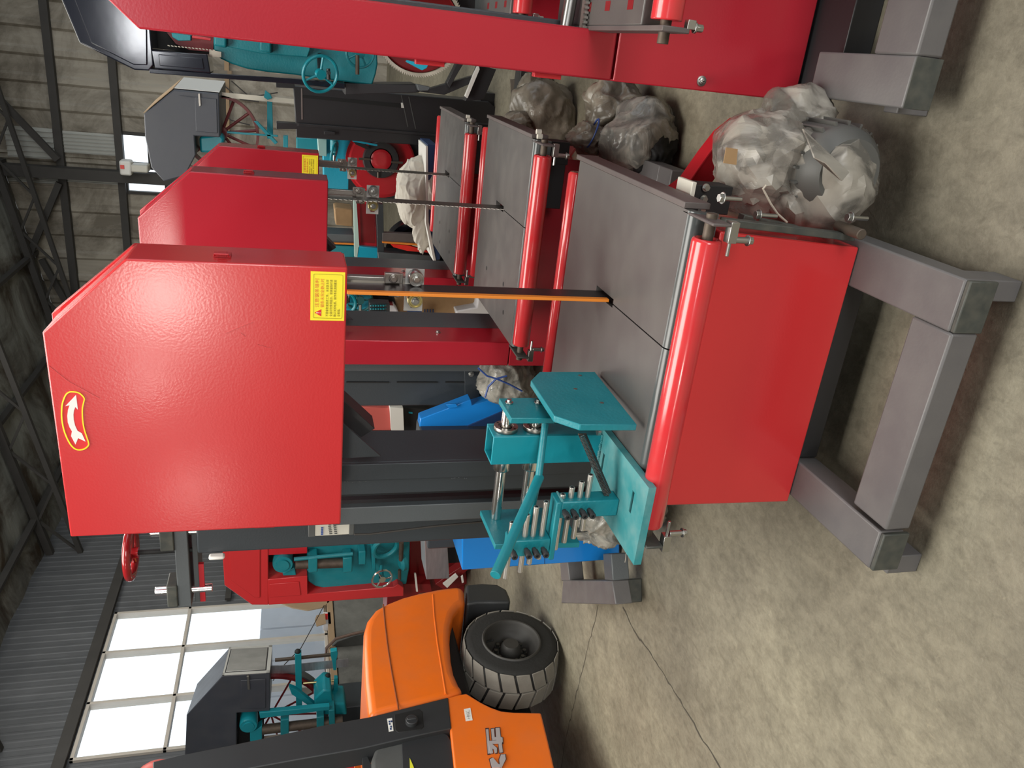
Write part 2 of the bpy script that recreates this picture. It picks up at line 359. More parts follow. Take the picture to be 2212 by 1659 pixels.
# front wall (behind the camera), seen only in reflections; opening added to let light in
mb = MB()
for (x0, x1, z0, z1) in [(XL, -5.2, 0, 5.6), (-5.2,2.6,0,7.2), (2.6, 8.6, 3.7, 7.2), (8.6, RX, 0, 7)]:
    mb.box(x0, x1, YF-.1, YF, z0, z1)
struct(mb.build('wall_front', M['wallL'], bevel=0), 'front wall behind the camera with an opening added for light')
# roof
xm = XL + 9.5; zm = ZE + SL*9.5
mb = MB(); n = 46
rs = []
for i in range(n+1):
    y = YF + (YB-YF)*i/n; rs.append((y, .03*(i % 2)))
for (xa, za, xb, zb) in [(XL, ZE, xm, zm), (xm, zm, RX, zm - SL*(RX-xm))]:
    for (y0, h0), (y1, h1) in zip(rs, rs[1:]):
        mb.add([(xa,y0,za+h0),(xb,y0,zb+h0),(xb,y1,zb+h1),(xa,y1,za+h1)], [(0,1,2,3)])
struct(mb.build('ceiling', M['roof'], bevel=0, fix=False, smooth=5), 'dark water stained sheet roof on steel trusses')
def roofz(x): return ZE + SL*(x-XL) if x < xm else zm - SL*(x-xm)
for i, yt in enumerate([3.6, 7.6, 11.4, YB-.55]):
    t = thing('roof_truss', ['dark steel roof truss nearest the camera', 'dark steel roof truss, second from the camera', 'dark steel roof truss, third from the camera', 'dark steel truss against the back wall'][i], 'roof truss', (XL, yt, ZE))
    mb = MB(); mb.obox((XL, yt, ZE-.08), (xm, yt, zm-.08), .09, .10); mb.obox((xm, yt, zm-.08), (RX, yt, roofz(RX)-.08), .09, .10); mb.build('top_chord', M['truss'], t, 0)
    mb = MB(); mb.obox((XL, yt, ZE-.50), (xm, yt, zm-.50), .07, .07); mb.obox((xm, yt, zm-.50), (RX, yt, roofz(RX)-.50), .07, .07); mb.build('bottom_chord', M['truss'], t, 0)
    mb = MB(); x = XL; s = 0
    while x < RX-1.2:
        z1 = roofz(x)-.1; z2 = roofz(x+.6)-.1
        if s % 2 == 0: mb.obox((x, yt, z1-.40), (x+.6, yt, z2), .035, .035)
        else: mb.obox((x, yt, z1), (x+.6, yt, z2-.40), .035, .035)
        x += .6; s += 1
    mb.build('web_brace', M['truss'], t, 0)
for i in range(8):
    x = XL + .6 + i*1.55; o = MB().box(x, x+.06, YF, YB-.1, roofz(x)-.10, roofz(x)-.012).build('roof_purlin', M['truss'], bevel=0)
    tag(o, 'long dark roof purlin, one of the row under the sheets', 'purlin', 'purlins under the roof sheets')
# girts on the walls
g = MB()
for (xa, ya, xb, yb) in [(93,0,140,420),(242,130,270,430)]:
    a = P(xa, ya, Y=YB-.1); g.box(XL, RX, YB-.16, YB-.04, a.z-.06, a.z+.06)
struct(g.build('trim_7', M['truss'], bevel=0), 'horizontal steel girts on the back wall')
g = MB(); g.box(XL+.03, XL+.09, YF, YB-.2, wz1+.02, wz1+.15); g.box(XL+.03, XL+.07, win_y1+.1, YB-.2, 2.50, 2.58)
struct(g.build('trim_8', M['truss'], bevel=0), 'steel girts along the left wall above the window')
g = MB(); a = P(95,370,Y=YB-.3); zz = P(130,372,Y=YB-.3)
g.box(a.x-.09, a.x+.09, YB-.42, YB-.2, 0, roofz(a.x)-.1); struct(g.build('trim_9', M['truss'], bevel=0), 'dark steel column on the back wall')
g = MB(); g.obox(P(0,215,Y=YB-.3), P(125,345,Y=YB-.3), .08, .10); g.obox(P(60,560,Y=YB-.3), P(128,395,Y=YB-.3), .08, .10); g.obox(P(90,560,Y=YB-.3), P(170,700,Y=YB-.3), .08, .10)
struct(g.build('trim_10', M['truss'], bevel=0), 'diagonal steel braces at the back wall')
# window in the left wall
w = bpy.data.objects.new('window_1', None); COL.objects.link(w); w.location = (XL, win_y0, wz0); ORG[w] = V((XL, win_y0, wz0)); struct(w, 'large aluminium framed window full of daylight')
mb = MB(); fr = .042; xa, xb = XL-.06, XL+.04
for z in (wz0, 3.02, wz1-fr): mb.box(xa, xb, win_y0, win_y1, z, z+fr)
ys = [win_y0]; 
for yy in (8.13, 9.01, win_y1-fr): ys.append(yy)
for y in ys: mb.box(xa, xb, y, y+fr, wz0, wz1)
mb.build('window_frame', M['winframe'], w, .004)
MB().box(XL-.012, XL-.006, win_y0, win_y1, wz0, wz1).build('pane', M['glass'], w, 0)
MB().box(XL-.1, XL+.16, win_y0-.1, win_y1+.1, wz0-.09, wz0-.005).build('window_sill', M['card'], w, .005)
for nme, b in (('window_2', b1), ('window_3', b2), ('added_window', (2.3, 4.3, 3.9, 5.0))):  # last one is out of view, added for a highlight on the nearest cover
    w = bpy.data.objects.new(nme, None); COL.objects.link(w); w.location = (b[0], YB, b[2]); ORG[w] = V((b[0], YB, b[2])); struct(w, 'small bright window high in the back wall')
    mb = MB(); f = .05
    mb.box(b[0]-f, b[0], YB-.07, YB+.03, b[2]-f, b[3]+f); mb.box(b[1], b[1]+f, YB-.07, YB+.03, b[2]-f, b[3]+f); mb.box(b[0], b[1], YB-.07, YB+.03, b[2]-f, b[2]); mb.box(b[0], b[1], YB-.07, YB+.03, b[3], b[3]+f)
    mb.build('window_frame', M['truss'], w, 0); MB().box(b[0], b[1], YB, YB+.006, b[2], b[3]).build('pane', M['glass'], w, 0)
# masonry base of the left wall
struct(MB().box(XL-.05, XL+.14, YF, YB, 0, wz0-.10).build('baseboard_left', M['mason'], bevel=.01), 'grey rendered masonry base below the left window')
# outside: shed seen through the lower panes
o = MB()
for i in range(14): o.box(XL-3.2-(.05 if i % 2 else 0), XL-3.1, 4+i*.9, 4.9+i*.9-.05, 0, 2.25)
tag(o.build('outdoor_shed', M['outside'], bevel=0), 'pale ribbed shed outside the large window', 'shed')
tag(MB().box(XL-9, XL-.3, 0, YB+2, -.3, -.12).build('outdoor_ground', M['outside'], bevel=0), 'pale ground outside the large window', 'ground')['kind'] = 'structure'
# ================================================================= red band saws (built at the nearest saw's place, then moved)
L1 = V((-.75, 1.9, 0))
def add_label_plate(root, x, y, z, w, h):
    """yellow warning plate on a face that looks towards -Y; x,z = top left corner"""
    s = MB().box(x, x+w, y-.0012, y, z-h, z).build('warning_label', M['yellow'], root, 0)
    s['label'] = 'yellow warning label with red heading and rows of small print'
    X = lambda a: x + a*w
    Zz = lambda a: z - a*h
    yy = y - .0018
    b = MB(); t = .0010
    rr = [(.05,.07),(.95,.07),(.95,.94),(.05,.94)]
    pts = []
    for (cx, cz, a0) in [(.92,.12,-90),(.92,.89,0),(.08,.89,90),(.08,.12,180)]:
        for k in range(5):
            a = math.radians(a0 + 22.5*k); pts.append(V((X(cx)+.004*math.cos(a), yy, Zz(cz)-.004*math.sin(a))))
    b.tube(pts, .0005, 4, True); b.build('border_line', M['yline'], s, 0)
    t = MB().prism([(X(.085),yy,Zz(.32)),(X(.235),yy,Zz(.32)),(X(.16),yy,Zz(.12))], (0,.0005,0)); t.build('warning_triangle', M['tri'], s, 0)
    e = MB().prism([(X(.152),yy-.0004,Zz(.17)),(X(.168),yy-.0004,Zz(.17)),(X(.164),yy-.0004,Zz(.255)),(X(.156),yy-.0004,Zz(.255))], (0,.0004,0))
    e.cyl((X(.16),yy-.0004,Zz(.285)), (X(.16),yy,Zz(.285)), w*.008, n=10); e.build('exclamation_mark', M['white'], s, 0)
    text_mb('注意锯条锋利', h*.135, (X(.27),yy,Zz(.235)), (1,0,0), (0,0,1), squash=1.12).build('heading_print', M['rprint'], s, 0, fix=False)
    text_mb('锯条未完全静止时', h*.115, (X(.27),yy,Zz(.385)), (1,0,0), (0,0,1), squash=.98).build('heading_print', M['rprint'], s, 0, fix=False)
    for i, ln in enumerate(['不要拿取或放进工件，未安装本安', '全盖切勿使用锯台，更换锯条时请', '确认关掉电源，操作本机请佩戴安', '全眼镜。']):
        text_mb(ln, h*.088, (X(.085),yy,Zz(.52+.115*i)), (1,0,0), (0,0,1), squash=.88).build('small_print', M['print'], s, 0, fix=False)
def column_set(root, low=0.20, high=True, rx=-1.785):
    mb = MB(); mb.box(-1.395,-1.335, 2.40, 2.64, low, 1.47); mb.build('main_column', M['column' if high else 'column2'], root, .004)
    mb = MB(); mb.box(-1.398,-1.335, 2.385, 2.40, low, 1.47); mb.box(-1.462,-1.402, 2.40, 2.44, low, 1.47); mb.build('column_flange', M['column'], root, .002)
    mb = MB(); mb.box(-1.50,-1.462, 2.45, 2.66, low, 1.47); mb.box(-1.484,-1.464, 2.432, 2.45, low, 1.47); mb.build('column_web', M['satin'], root, .002)
    mb = MB(); mb.box(-1.585,-1.515, 2.40, 2.43, low, 1.47); mb.box(-1.585,-1.575,2.43,2.55, low, 1.47); mb.build('front_channel', M['column2'], root, .003)
    mb = MB(); mb.prism([(-1.335,2.385,1.47),(-1.335,2.385,1.36),(-1.395,2.385,1.34),(-1.395,2.385,1.47)], (0,.006,0))
    g = MB(); g.prism(pxy([(740,913),(745,918),(823,986),(748,990),(740,990)], Y=2.372), (0,.008,0)); g.build('gusset_plate', M['column'], root, .001)
    g = MB(); g.prism(pxy([(738,862),(747,869),(810,926),(780,945),(738,912)], Y=2.44), (0,.10,0)); g.build('diagonal_brace', M['satin'], root, .002)
    mb = MB(); mb.box(rx,-1.59, 2.56, 2.78, low, 1.94 if high else 1.5); o = mb.build('rear_column', M['column'], root, .008, seg=3)
    mb = MB()
    for i in range(14): mb.ball((-1.40+random.uniform(-.003,.003), 2.384, 1.0+.03*random.random()+(i*.009 if i<6 else .3+i*.009)), .0022, 6)
    mb.build('weld_beads', M['column2'], root, 0)['kind'] = 'stuff'
def table_set(root, holes=False):
    x0, x1, y0, y1, zt, th = -1.195, -.305, 1.772, 2.60, .668, .022
    mb = MB(); xs0, xs1 = -.675, -.648
    mb.box(x0, xs0, y0, y1, zt-th, zt); mb.box(xs1, x1, y0, y1, zt-th, zt)
    mb.box(xs0, xs1, 2.285, y1, zt-th, zt); mb.box(xs0, -.6655, y0, 2.135, zt-th, zt); mb.box(-.6615, xs1, y0, 2.135, zt-th, zt)
    tb = mb.build('table_top', M['table'], root, 0)
    if holes:
        h = MB()
        for (x, y) in [(-1.10,1.95),(-1.12,2.3),(-.98,2.0),(-1.0,2.35)]: h.cyl((x,y,zt-.002),(x,y,zt+.0006),.011,n=14)
        h.build('bolt_hole', M['dark'], tb, 0)
    mb = MB(); n = 8; vs = []
    for (xa, xb) in [(x0, -.6655), (-.6615, x1)]:
        ring = [V((0, y0 - .026*math.sin(a), zt - .026 + .026*math.cos(a))) for a in [math.pi/2*k/n for k in range(n+1)]]
        ring += [V((0, y0-.026, zt-.07)), V((0, y0-.006, zt-.07)), V((0, y0, zt-.03))]
        mb.prism([p + V((xa,0,0)) for p in ring], (xb-xa,0,0))
    mb.build('rolled_front_edge', M['lip'], root, 0, smooth=40)
    mb = MB(); mb.box(-.304,-.288, 1.79, 2.63, .600, .672); mb.build('side_rail', M['rail'], root, .002)
    mb = MB(); mb.box(x0, x0+.02, y0, y1, .60, zt-th); mb.box(x0+.02, x1, 2.56, 2.60, .60, zt-th); mb.box(-.66,-.60,1.9,2.5,.60,zt-th); mb.build('table_underframe', M['satin'], root, 0)
def rollers(root, base_left=False):
    mb = MB(); a, b = -1.166, -.356; y, z, r = 1.70, .642, .037
    mb.lathe((a,y,z), (1,0,0), [(.014,.004),(r-.008,.0),(r-.002,.002),(r,.008),(r,b-a-.008),(r-.002,b-a-.002),(r-.007,b-a),(r-.009,b-a-.006),(.014,b-a-.008)], 40)
    mb.build('front_roller', M['redroll'], root, 0, smooth=50)
    MB().cyl((-1.235,y,z), (-.296,y,z), .0135, n=20).build('roller_shaft', M['shaft'], root, .001)
    mb = MB(); y2, z2, r2 = 2.665, .652, .028
    mb.lathe((-1.13,y2,z2), (1,0,0), [(.01,.0),(r2-.006,.0),(r2,.008),(r2,.77),(r2-.006,.778),(.01,.778)], 32)
    mb.build('rear_roller', M['redroll'], root, 0, smooth=50)
    for (x, s) in ((-.312, 1), (-1.205, -1)):
        mb = MB(); mb.box(x-.004, x+.004, 1.64, 1.80, .618, .668); mb.build('roller_bracket', M['rail'] if s > 0 else M['framecap'], root, .003)
        mb = MB(); mb.cyl((x-s*.035,1.655,.600), (x-s*.035,1.655,.560), .008, n=14); mb.box(x-.03-s*.012, x+.02-s*.012, 1.643, 1.668, .596, .618); mb.cyl((x-s*.03,1.655,.607),(x-s*.075,1.655,.607),.0045,n=10)
        mb.hexbolt((x-s*.035,1.655,.562),(0,0,-1),.010,.014); mb.build('adjusting_bolt', M['zinc'], root, .001)
def blade_set(root, x=-.660, low=.46, top=1.458, guard=True, w=.104):
    y0 = 2.262 - w
    MB().box(x-.0012, x+.0012, y0+.016, 2.262, low, top).build('saw_blade', M['blade' if guard else 'bladegrey'], root, 0)
    if guard: MB().box(x-.0045, x+.0045, y0, y0+.020, .672, top).build('orange_blade_guard', M['orangeguard'], root, .001)
    else:
        mb = MB(); n = 46
        for i in range(n):
            z = low + (top-low)*i/n; mb.add([(x-.001,y0+.016,z),(x-.001,y0+.016,z+(top-low)/n),(x-.001,y0,z+.004),(x+.001,y0+.016,z),(x+.001,y0+.016,z+(top-low)/n),(x+.001,y0,z+.004)], [(0,1,2),(5,4,3),(0,2,5,3),(1,4,5,2)])
        o = mb.build('blade_teeth', M['bladegrey'], root, 0); o['kind'] = 'stuff'
def guide_set(root):
    # slotted plate behind the blade with two ball races reaching forward on both sides of it
    z = 1.252; y = 2.272
    mb = MB(); X0, X1, zz0, zz1 = -.745, -.615, 1.226, 1.282
    sl = [(X0+.010, X0+.050), (X1-.050, X1-.010)]; t = .005
    mb.box(X0, X1, y, y+t, z+.010, zz1); mb.box(X0, X1, y, y+t, zz0, z-.010)
    mb.box(X0, sl[0][0], y, y+t, z-.010, z+.010); mb.box(sl[0][1], sl[1][0], y, y+t, z-.010, z+.010); mb.box(sl[1][1], X1, y, y+t, z-.010, z+.010)
    mb.build('guide_plate', M['plate'], root, 0)
    for xx, m in ((-.636, 'zinc'), (-.702, 'brass')):
        g = MB(); g.lathe((xx, y, z+.002), (0,-1,0), [(.008,.0),(.0215,.0),(.0225,.002),(.0225,.036),(.0215,.038),(.0185,.038),(.018,.035),(.0155,.035),(.015,.038),(.011,.038),(.0105,.040),(.004,.040)], 32)
        r = g.build('guide_bearing', M[m], root, 0, smooth=40)
        MB().hexbolt((xx, y-.038, z+.002), (0,-1,0), .009, .008).build('bearing_bolt', M['zinc'], r, .0008)
    mb = MB(); mb.box(-.672,-.645, 2.277, 2.302, 1.27, 1.458); mb.build('guide_rod', M['steel'], root, .002)
    mb = MB(); mb.box(-.700,-.630, 2.266, 2.276, 1.290, 1.330); mb.box(-.655,-.625, 2.250, 2.268, 1.300, 1.345); mb.hexbolt((-.640,2.250,1.320),(0,-1,0),.010,.012); mb.hexbolt((-.690,2.262,1.305),(0,-1,0),.008,.012); mb.build('guide_clamp', M['steel'], root, .002)
def upper_box(root, x_left=-1.432, paint='red', door=True, label=False, arrow=False):
    yf, yb = 2.172, 2.335
    pts = [(x_left,yf,2.232),(-.797,yf,2.236),(-.591,yf,2.022),(-.591,yf,1.458),(x_left,yf,1.458)]
    o = MB().prism(pts, (0,yb-yf,0)).build('upper_wheel_cover', M[paint], root, .005, seg=3)
    pts2 = [(x_left+.01,yb,2.252),(-.80,yb,2.254),(-.600,yb,2.035),(-.600,yb,1.463),(x_left+.01,yb,1.463)]
    MB().prism(pts2, (0,.045,0)).build('cover_back_plate', M[paint], root, .002)
    for (x, s, zz) in ((-.5905, 1, 1.790), ):
        l = MB().box(x, x+.006, 2.222, 2.262, zz-.022, zz+.022); l.box(x+.005, x+.012, 2.215, 2.245, zz-.012, zz+.012); l.tube([(x+.008,2.21,zz-.018),(x+.014,2.205,zz-.018),(x+.014,2.205,zz+.018),(x+.008,2.21,zz+.018)], .0025, 8)
        l.build('toggle_latch', M['red2'], root, .001)
    for zz, m in ((2.06,'red2'), (1.69,'red2')):
        l = MB().cyl((x_left-.008,2.20,zz-.03),(x_left-.008,2.20,zz+.03),.008,n=12); l.box(x_left-.010,x_left+.0,2.20,2.26,zz-.028,zz+.028); l.build('hinge', M[m], root, .001)
    MB().cyl((x_left-.008,2.20,2.028-.055),(x_left-.008,2.20,2.028),.0075,n=12).build('hinge_pin', M['steel'], root, .001)
    if label: add_label_plate(root, -.747, 2.172, 1.557, .142, .093)
    if arrow:
        c = []
        raw = [(440,240),(540,255),(610,300),(665,370),(655,440),(630,560),(628,700),(640,850),(670,1000),(715,1140),(750,1250),(745,1310),(680,1370),(590,1395),(510,1385),(440,1340),(370,1250),(290,1080),(240,900),(218,720),(225,520),(255,400),(300,300),(360,250)]
        q = [P(110+a/9.217, 820+b/9.217, Y=2.1715) for a, b in raw]
        # smooth loop
        loop = []
        for i in range(len(q)):
            p0, p1, p2, p3 = q[i-1], q[i], q[(i+1) % len(q)], q[(i+2) % len(q)]
            for t in (0, .25, .5, .75): loop.append(.5*((2*p1)+(p2-p0)*t+(2*p0-5*p1+4*p2-p3)*t*t+(-p0+3*p1-3*p2+p3)*t**3))
        s = MB().prism(loop, (0,.0006,0)).build('arrow_sticker', M['sticker'], root, 0); s['label'] = 'red sticker with yellow rim and white arrow'
        MB().tube([p + V((0,-.0002,0)) for p in loop], .0024, 4, True).build('sticker_rim', M['yellow'], s, 0)
        arr = [(500,303),(285,530),(370,510),(340,600),(325,720),(335,850),(370,950),(418,1030),(400,1125),(490,1295),(540,1165),(690,1235),(615,1070),(530,1020),(480,910),(455,800),(448,700),(458,620),(485,545),(537,600)]
        MB().prism([P(110+a/9.217, 820+b/9.217, Y=2.1708) for a, b in arr], (0,.0004,0)).build('white_arrow', M['white'], s, 0)
def stand(root, x0=-1.122, x1=-.349, y0=1.372, y1=2.35, px0=-1.005, px1=-.475):
    zb, zt = .095, .17
    MB().box(x0+.124, x1-.124, y0, y0+.130, zb, zt).build('front_beam', M['frame'], root, .006)
    for (a, b) in ((x1-.124, x1), (x0, x0+.112)):
        o = MB().box(a, b, y0+.012, y1, zb, zt).build('side_beam', M['frame'], root, .005)
        MB().box(a+.001, b-.001, y0-.001, y0+.012, zb-.006, zt-.003).build('beam_end_cap', M['framecap'], o, .003)
        f = (b-.052, b-.002) if b == x1 else (a-.03, a+.025)
        MB().box(f[0], f[1], y0+.022, y0+.105, 0, zb).build('foot', M['frame'], root, .003)
        MB().box(f[0], f[1], y1-.12, y1-.03, 0, zb).build('foot', M['frame'], root, .003)
    MB().box(x0+.112, x1-.124, y1-.12, y1, zb, zt).build('rear_beam', M['frame'], root, .004)
    MB().box(px0, px1, 1.765, 2.22, .10, zt).build('plinth', M['satin'], root, .003)
def belt_guard(root, ox=0., oy=0.):
    # red rim of the belt guard: a bent strip leading to the motor
    ctr = [V((-.345+ox,0,.40)), V((-.315+ox,0,.365))]
    path = pxy([(1445,425),(1490,392),(1530,335),(1565,290),(1600,262),(1640,250),(1700,262),(1760,300)], Y=2.3)
    mb = MB(); n = len(path); w = .07; t = .003; vs = []; fs = []
    for i, p in enumerate(path):
        d = (path[min(i+1,n-1)] - path[max(i-1,0)]); d.normalize(); nn = V((0,1,0)).cross(d).normalized()
        for (a, b) in ((-1,0),(-1,1),(1,1),(1,0)): vs.append(p + nn*t*a + V((0, b*w, 0)) + V((ox,oy,0)))
    for i in range(n-1):
        for k in range(4): fs.append((4*i+k, 4*i+(k+1)%4, 4*(i+1)+(k+1)%4, 4*(i+1)+k))
    fs += [(3,2,1,0),(4*n-4,4*n-3,4*n-2,4*n-1)]
    mb.add(vs, fs)
    mb.prism([p + V((0,w-.004,0)) for p in path] + [p + V((-.06,w-.004,-.085)) for p in reversed(path)], (0,.004,0))
    mb.build('belt_guard', M['red2'], root, .001, smooth=45)
# ---------------- the nearest saw
s1 = thing('band_saw', 'nearest red band saw with white arrow sticker and yellow warning label', 'band saw', L1, None)
upper_box(s1, label=True, arrow=True); column_set(s1); table_set(s1); rollers(s1); blade_set(s1, guard=True); guide_set(s1); stand(s1)
# scratches on the cover
sc = MB()
for a, b in (((487,720),(545,696)),((556,744),(585,752)),((520,719),(530,727)),((105,790),(150,825)),((150,825),(215,860))): sc.obox(P(*a, Y=2.1716), P(*b, Y=2.1716), .0015, .0004)
sc.build('paint_scratches', mat('scratch', (.62,.12,.12), .5), s1, 0)['kind'] = 'stuff'
f = [P(1545,493,Y=1.652), P(1862,535,Y=1.652), P(1704,1087,Y=1.652), P(1432,1093,Y=1.652)]
f = [V((-.346,1.745,.583)), V((-.368,1.745,.172)), V((-1.144,1.745,.172)), V((-1.138,1.745,.583))]
MB().prism(f, (0,.55,0)).build('lower_wheel_cabinet', M['red'], s1, .005, seg=3)
belt_guard(s1)
# switch box on the right side: ivory plate, black body and red lever
b = MB().box(-.345,-.258, 1.93, 2.02, .575, .588); b.build('switch_plate', M['offwhite'], s1, .002)
MB().box(-.34,-.265, 1.94, 2.02, .46, .575).build('switch_body', M['dark'], s1, .002)
MB().box(-.318,-.300, 1.955, 1.985, .588, .606).build('switch_lever', M['redplastic'], s1, .002)
mb = MB()
for x in (-.33,-.30,-.27): mb.hexbolt((x,1.935,.545),(0,-1,0),.008,.012)
mb.build('terminal_screws', M['zinc'], s1, 0)
# motor mounting bars on the right of the cabinet, with long bolts
mb = MB(); mb.obox(P(1560,478,Y=1.74), P(1840,512,Y=1.74), .03, .018); mb.obox(P(1600,470,Y=1.84), P(1720,495,Y=1.84), .03, .02); mb.build('motor_bracket', M['framecap'], s1, .002)
for q in ((1562,428,1.74),(1640,465,1.76),(1838,470,1.72)):
    p = P(q[0], q[1], Y=q[2]); MB().cyl(p - V((0,0,.05)), p + V((0,0,.004)), .006, n=12).hexbolt(p, (0,0,1), .011, .012).build('long_bolt', M['zinc'], s1, .0008)
p = P(1835,497,Y=1.72); MB().cyl(p + V((0,.05,.0)), p + V((.0,-.05,0)), .014, n=16).build('pivot_pin', M['shaft'], s1, .002)
# rear tensioning slide above the rear column, with chrome rods and handwheel
ts = MB(); a = P(430,1305,Y=2.6)
ts.box(-2.03,-1.60, 2.575, 2.70, 1.972, 2.018); ts.build('slide_crossbar', M['column2'], s1, .003)
ts = MB(); ts.box(-2.03,-1.60, 2.60, 2.72, 1.944, 1.962); ts.build('slide_lower_bar', M['column2'], s1, .002)
MB().box(-2.03,-1.86, 2.60, 2.615, 1.926, 1.944).build('red_slide_strip', M['red2'], s1, 0)
for (xa, xb, zz) in ((-2.025,-1.93,2.055),(-1.775,-1.60,2.065)): MB().box(xa, xb, 2.57, 2.66, 2.018, zz).build('slide_bearing_block', M['framecap'], s1, .004)
for xx in (-1.975,-1.715): MB().cyl((xx,2.61,1.90), (xx,2.61,2.10), .0165, n=24).build('slide_rod', M['chrome'], s1, .002)
MB().cyl((-1.80,2.61,1.90),(-1.80,2.61,2.155),.0085,n=14).build('tension_screw', M['dark'], s1, .001)
hw = MB().torus((-1.80,2.61,2.170), (0,0,1), .088, .014, 40, 14)
for k in range(3):
    a = k*2.094+.5; hw.cyl((-1.80,2.61,2.168), (-1.80+.085*math.cos(a),2.61+.085*math.sin(a),2.170), .009, n=10)
hw.cyl((-1.80,2.61,2.145),(-1.80,2.61,2.185),.02,n=20)
hw.build('tension_handwheel', mat('handwheel_red', (.30,.012,.015), .18, coat=.4), s1, 0)
# inverter box clamped beside the cover
q = P(665,1130,Y=2.55); r = P(757,1155,Y=2.55)
iv = MB().box(-1.674,-1.59, 2.47, 2.555, 1.405, 1.55).build('inverter', M['offwhite'], s1, .004)
iv['label'] = 'ivory drive unit with grey terminal ends'
for za, zb in ((1.528,1.552),(1.39,1.408)): MB().box(-1.675,-1.589, 2.469, 2.556, za, zb).build('terminal_block', M['hoodgrey'], iv, .002)
mb = MB()
for i in range(5): mb.box(-1.668+i*.007, -1.6628+i*.007, 2.4682, 2.469, 1.500, 1.508)
mb.build('blue_print', M['strap'], iv, 0)
mb = MB()
for j in range(2):
    for i in range(9): mb.box(-1.667+i*.008, -1.662+i*.008, 2.4682, 2.469, 1.455+j*.018-(abs(i-4)*.0012), 1.465+j*.018-(abs(i-4)*.0012))
mb.build('vent_slots', M['hoodgrey'], iv, 0)
MB().tube([(-1.66,2.45,1.39),(-1.665,2.455,1.33),(-1.655,2.47,1.1),(-1.66,2.5,.8),(-1.64,2.52,.4)], .004, 8).build('power_cable', M['wire'], s1, 0)
lamp = MB().box(-1.797,-1.783, 2.53, 2.56, 1.845, 1.90).build('painted_edge_highlight', M['white'], s1, .012)  # white block stands in for a highlight on the column edge
# ---------------- red panelled saws
def panelled(root, label=False):
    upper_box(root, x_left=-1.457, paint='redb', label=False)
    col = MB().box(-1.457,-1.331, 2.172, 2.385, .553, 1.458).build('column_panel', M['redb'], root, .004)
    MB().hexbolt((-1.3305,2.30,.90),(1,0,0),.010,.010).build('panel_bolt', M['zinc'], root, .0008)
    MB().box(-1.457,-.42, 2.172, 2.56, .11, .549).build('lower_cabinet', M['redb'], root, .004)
    table_set(root, holes=True); rollers(root); blade_set(root, x=-.668, guard=False); guide_set(root); column_set(root, high=False, rx=-1.86)
    st = MB(); st.box(-1.40,-.35,1.50,1.62,.095,.17); st.box(-.47,-.35,1.62,2.17,.095,.17); st.box(-1.40,-1.28,1.62,2.17,.095,.17); st.build('stand_frame', M['frame'], root, .004)
    for x in (-1.38,-.41):
        for y in (1.53, 2.1): MB().box(x,x+.05,y,y+.06,0,.095).build('foot', M['frame'], root, .003)
    for z, x in ((.62,-.40),): 
        m2 = MB().box(-.40,-.31,1.80,1.90,.50,.60); m2.build('switch_body', M['dark'], root, .002)
        MB().box(-.405,-.305,1.795,1.90,.600,.628).build('contactor_block', M['hoodgrey'], root, .002)
        MB().box(-.335,-.322,1.82,1.85,.628,.652).build('switch_lever', M['redplastic'], root, .002)
        MB().cyl((-.29,1.75,.64),(-.29,1.75,.66),.011,n=14).cyl((-.27,1.72,.655),(-.27,1.72,.675),.010,n=14).build('spacer', M['offwhite'], root, 0)
    # jet black hatch below the table front
    MB().box(-.62,-.42,2.0,2.17,.44,.56).build('chip_box', M['satin'], root, .003)
    pth = [p - V((0,1.416,0)) for p in pxy([(1222,352),(1250,312),(1275,272),(1303,222),(1318,205),(1332,212)], Y=3.72)]
    mb = MB(); vs = []
    for p in pth: vs += [p + V((-.004,0,-.003)), p + V((.004,0,.003)), p + V((.004,.075,.003)), p + V((-.004,.075,-.003))]
    fs = [(3,2,1,0), tuple(4*(len(pth)-1)+k for k in range(4))]
    for i in range(len(pth)-1):
        for k in range(4): fs.append((4*i+k, 4*i+(k+1)%4, 4*(i+1)+(k+1)%4, 4*(i+1)+k))
    mb.add(vs, fs); mb.build('belt_guard', M['pink'], root, 0, smooth=45)
s2 = thing('band_saw', 'second red band saw, directly behind the nearest one, without warning label', 'band saw', L1, None)
panelled(s2); s2.location = L1 + V((0,1.416,0))
for (xa, xb) in ((748,840),(857,945),(962,1006)): MB().prism([p - V((0,1.416,0)) for p in pxy([(xa,824),(xb,824.5),(xb,827),(xa,826.5)], Y=2.558+1.416)], (0,-.004,0)).build('panel_slit', M['dark'], s2, 0)
pq = MB().prism([p - V((0,1.416,0)) for p in pxy([(1003,792),(1034,793),(1036,862),(1005,861)], Y=3.96)], (0,.02,0)).build('cover_plate', M['column'], s2, .002)
c = P(1018,808,Y=3.955) - V((0,1.416,0)); MB().hexbolt(c, (0,-1,0), .012, .014).build('hex_bolt', M['zinc'], s2, .0008)
s3 = copy_tree(s2, shift=(-.075,1.41,0))
for ch in list(s3.children):
    if ch.name.split('.')[0] in ('front_channel','column_web','rear_column','panel_slit','cover_plate','hex_bolt','weld_beads'): bpy.data.objects.remove(ch)
s3['label'] = 'farthest red band saw of the row with small yellow label by the cover edge'
ORG[s3] = L1
add_label_plate(s3, -.747, 2.172, 1.557, .142, .093)
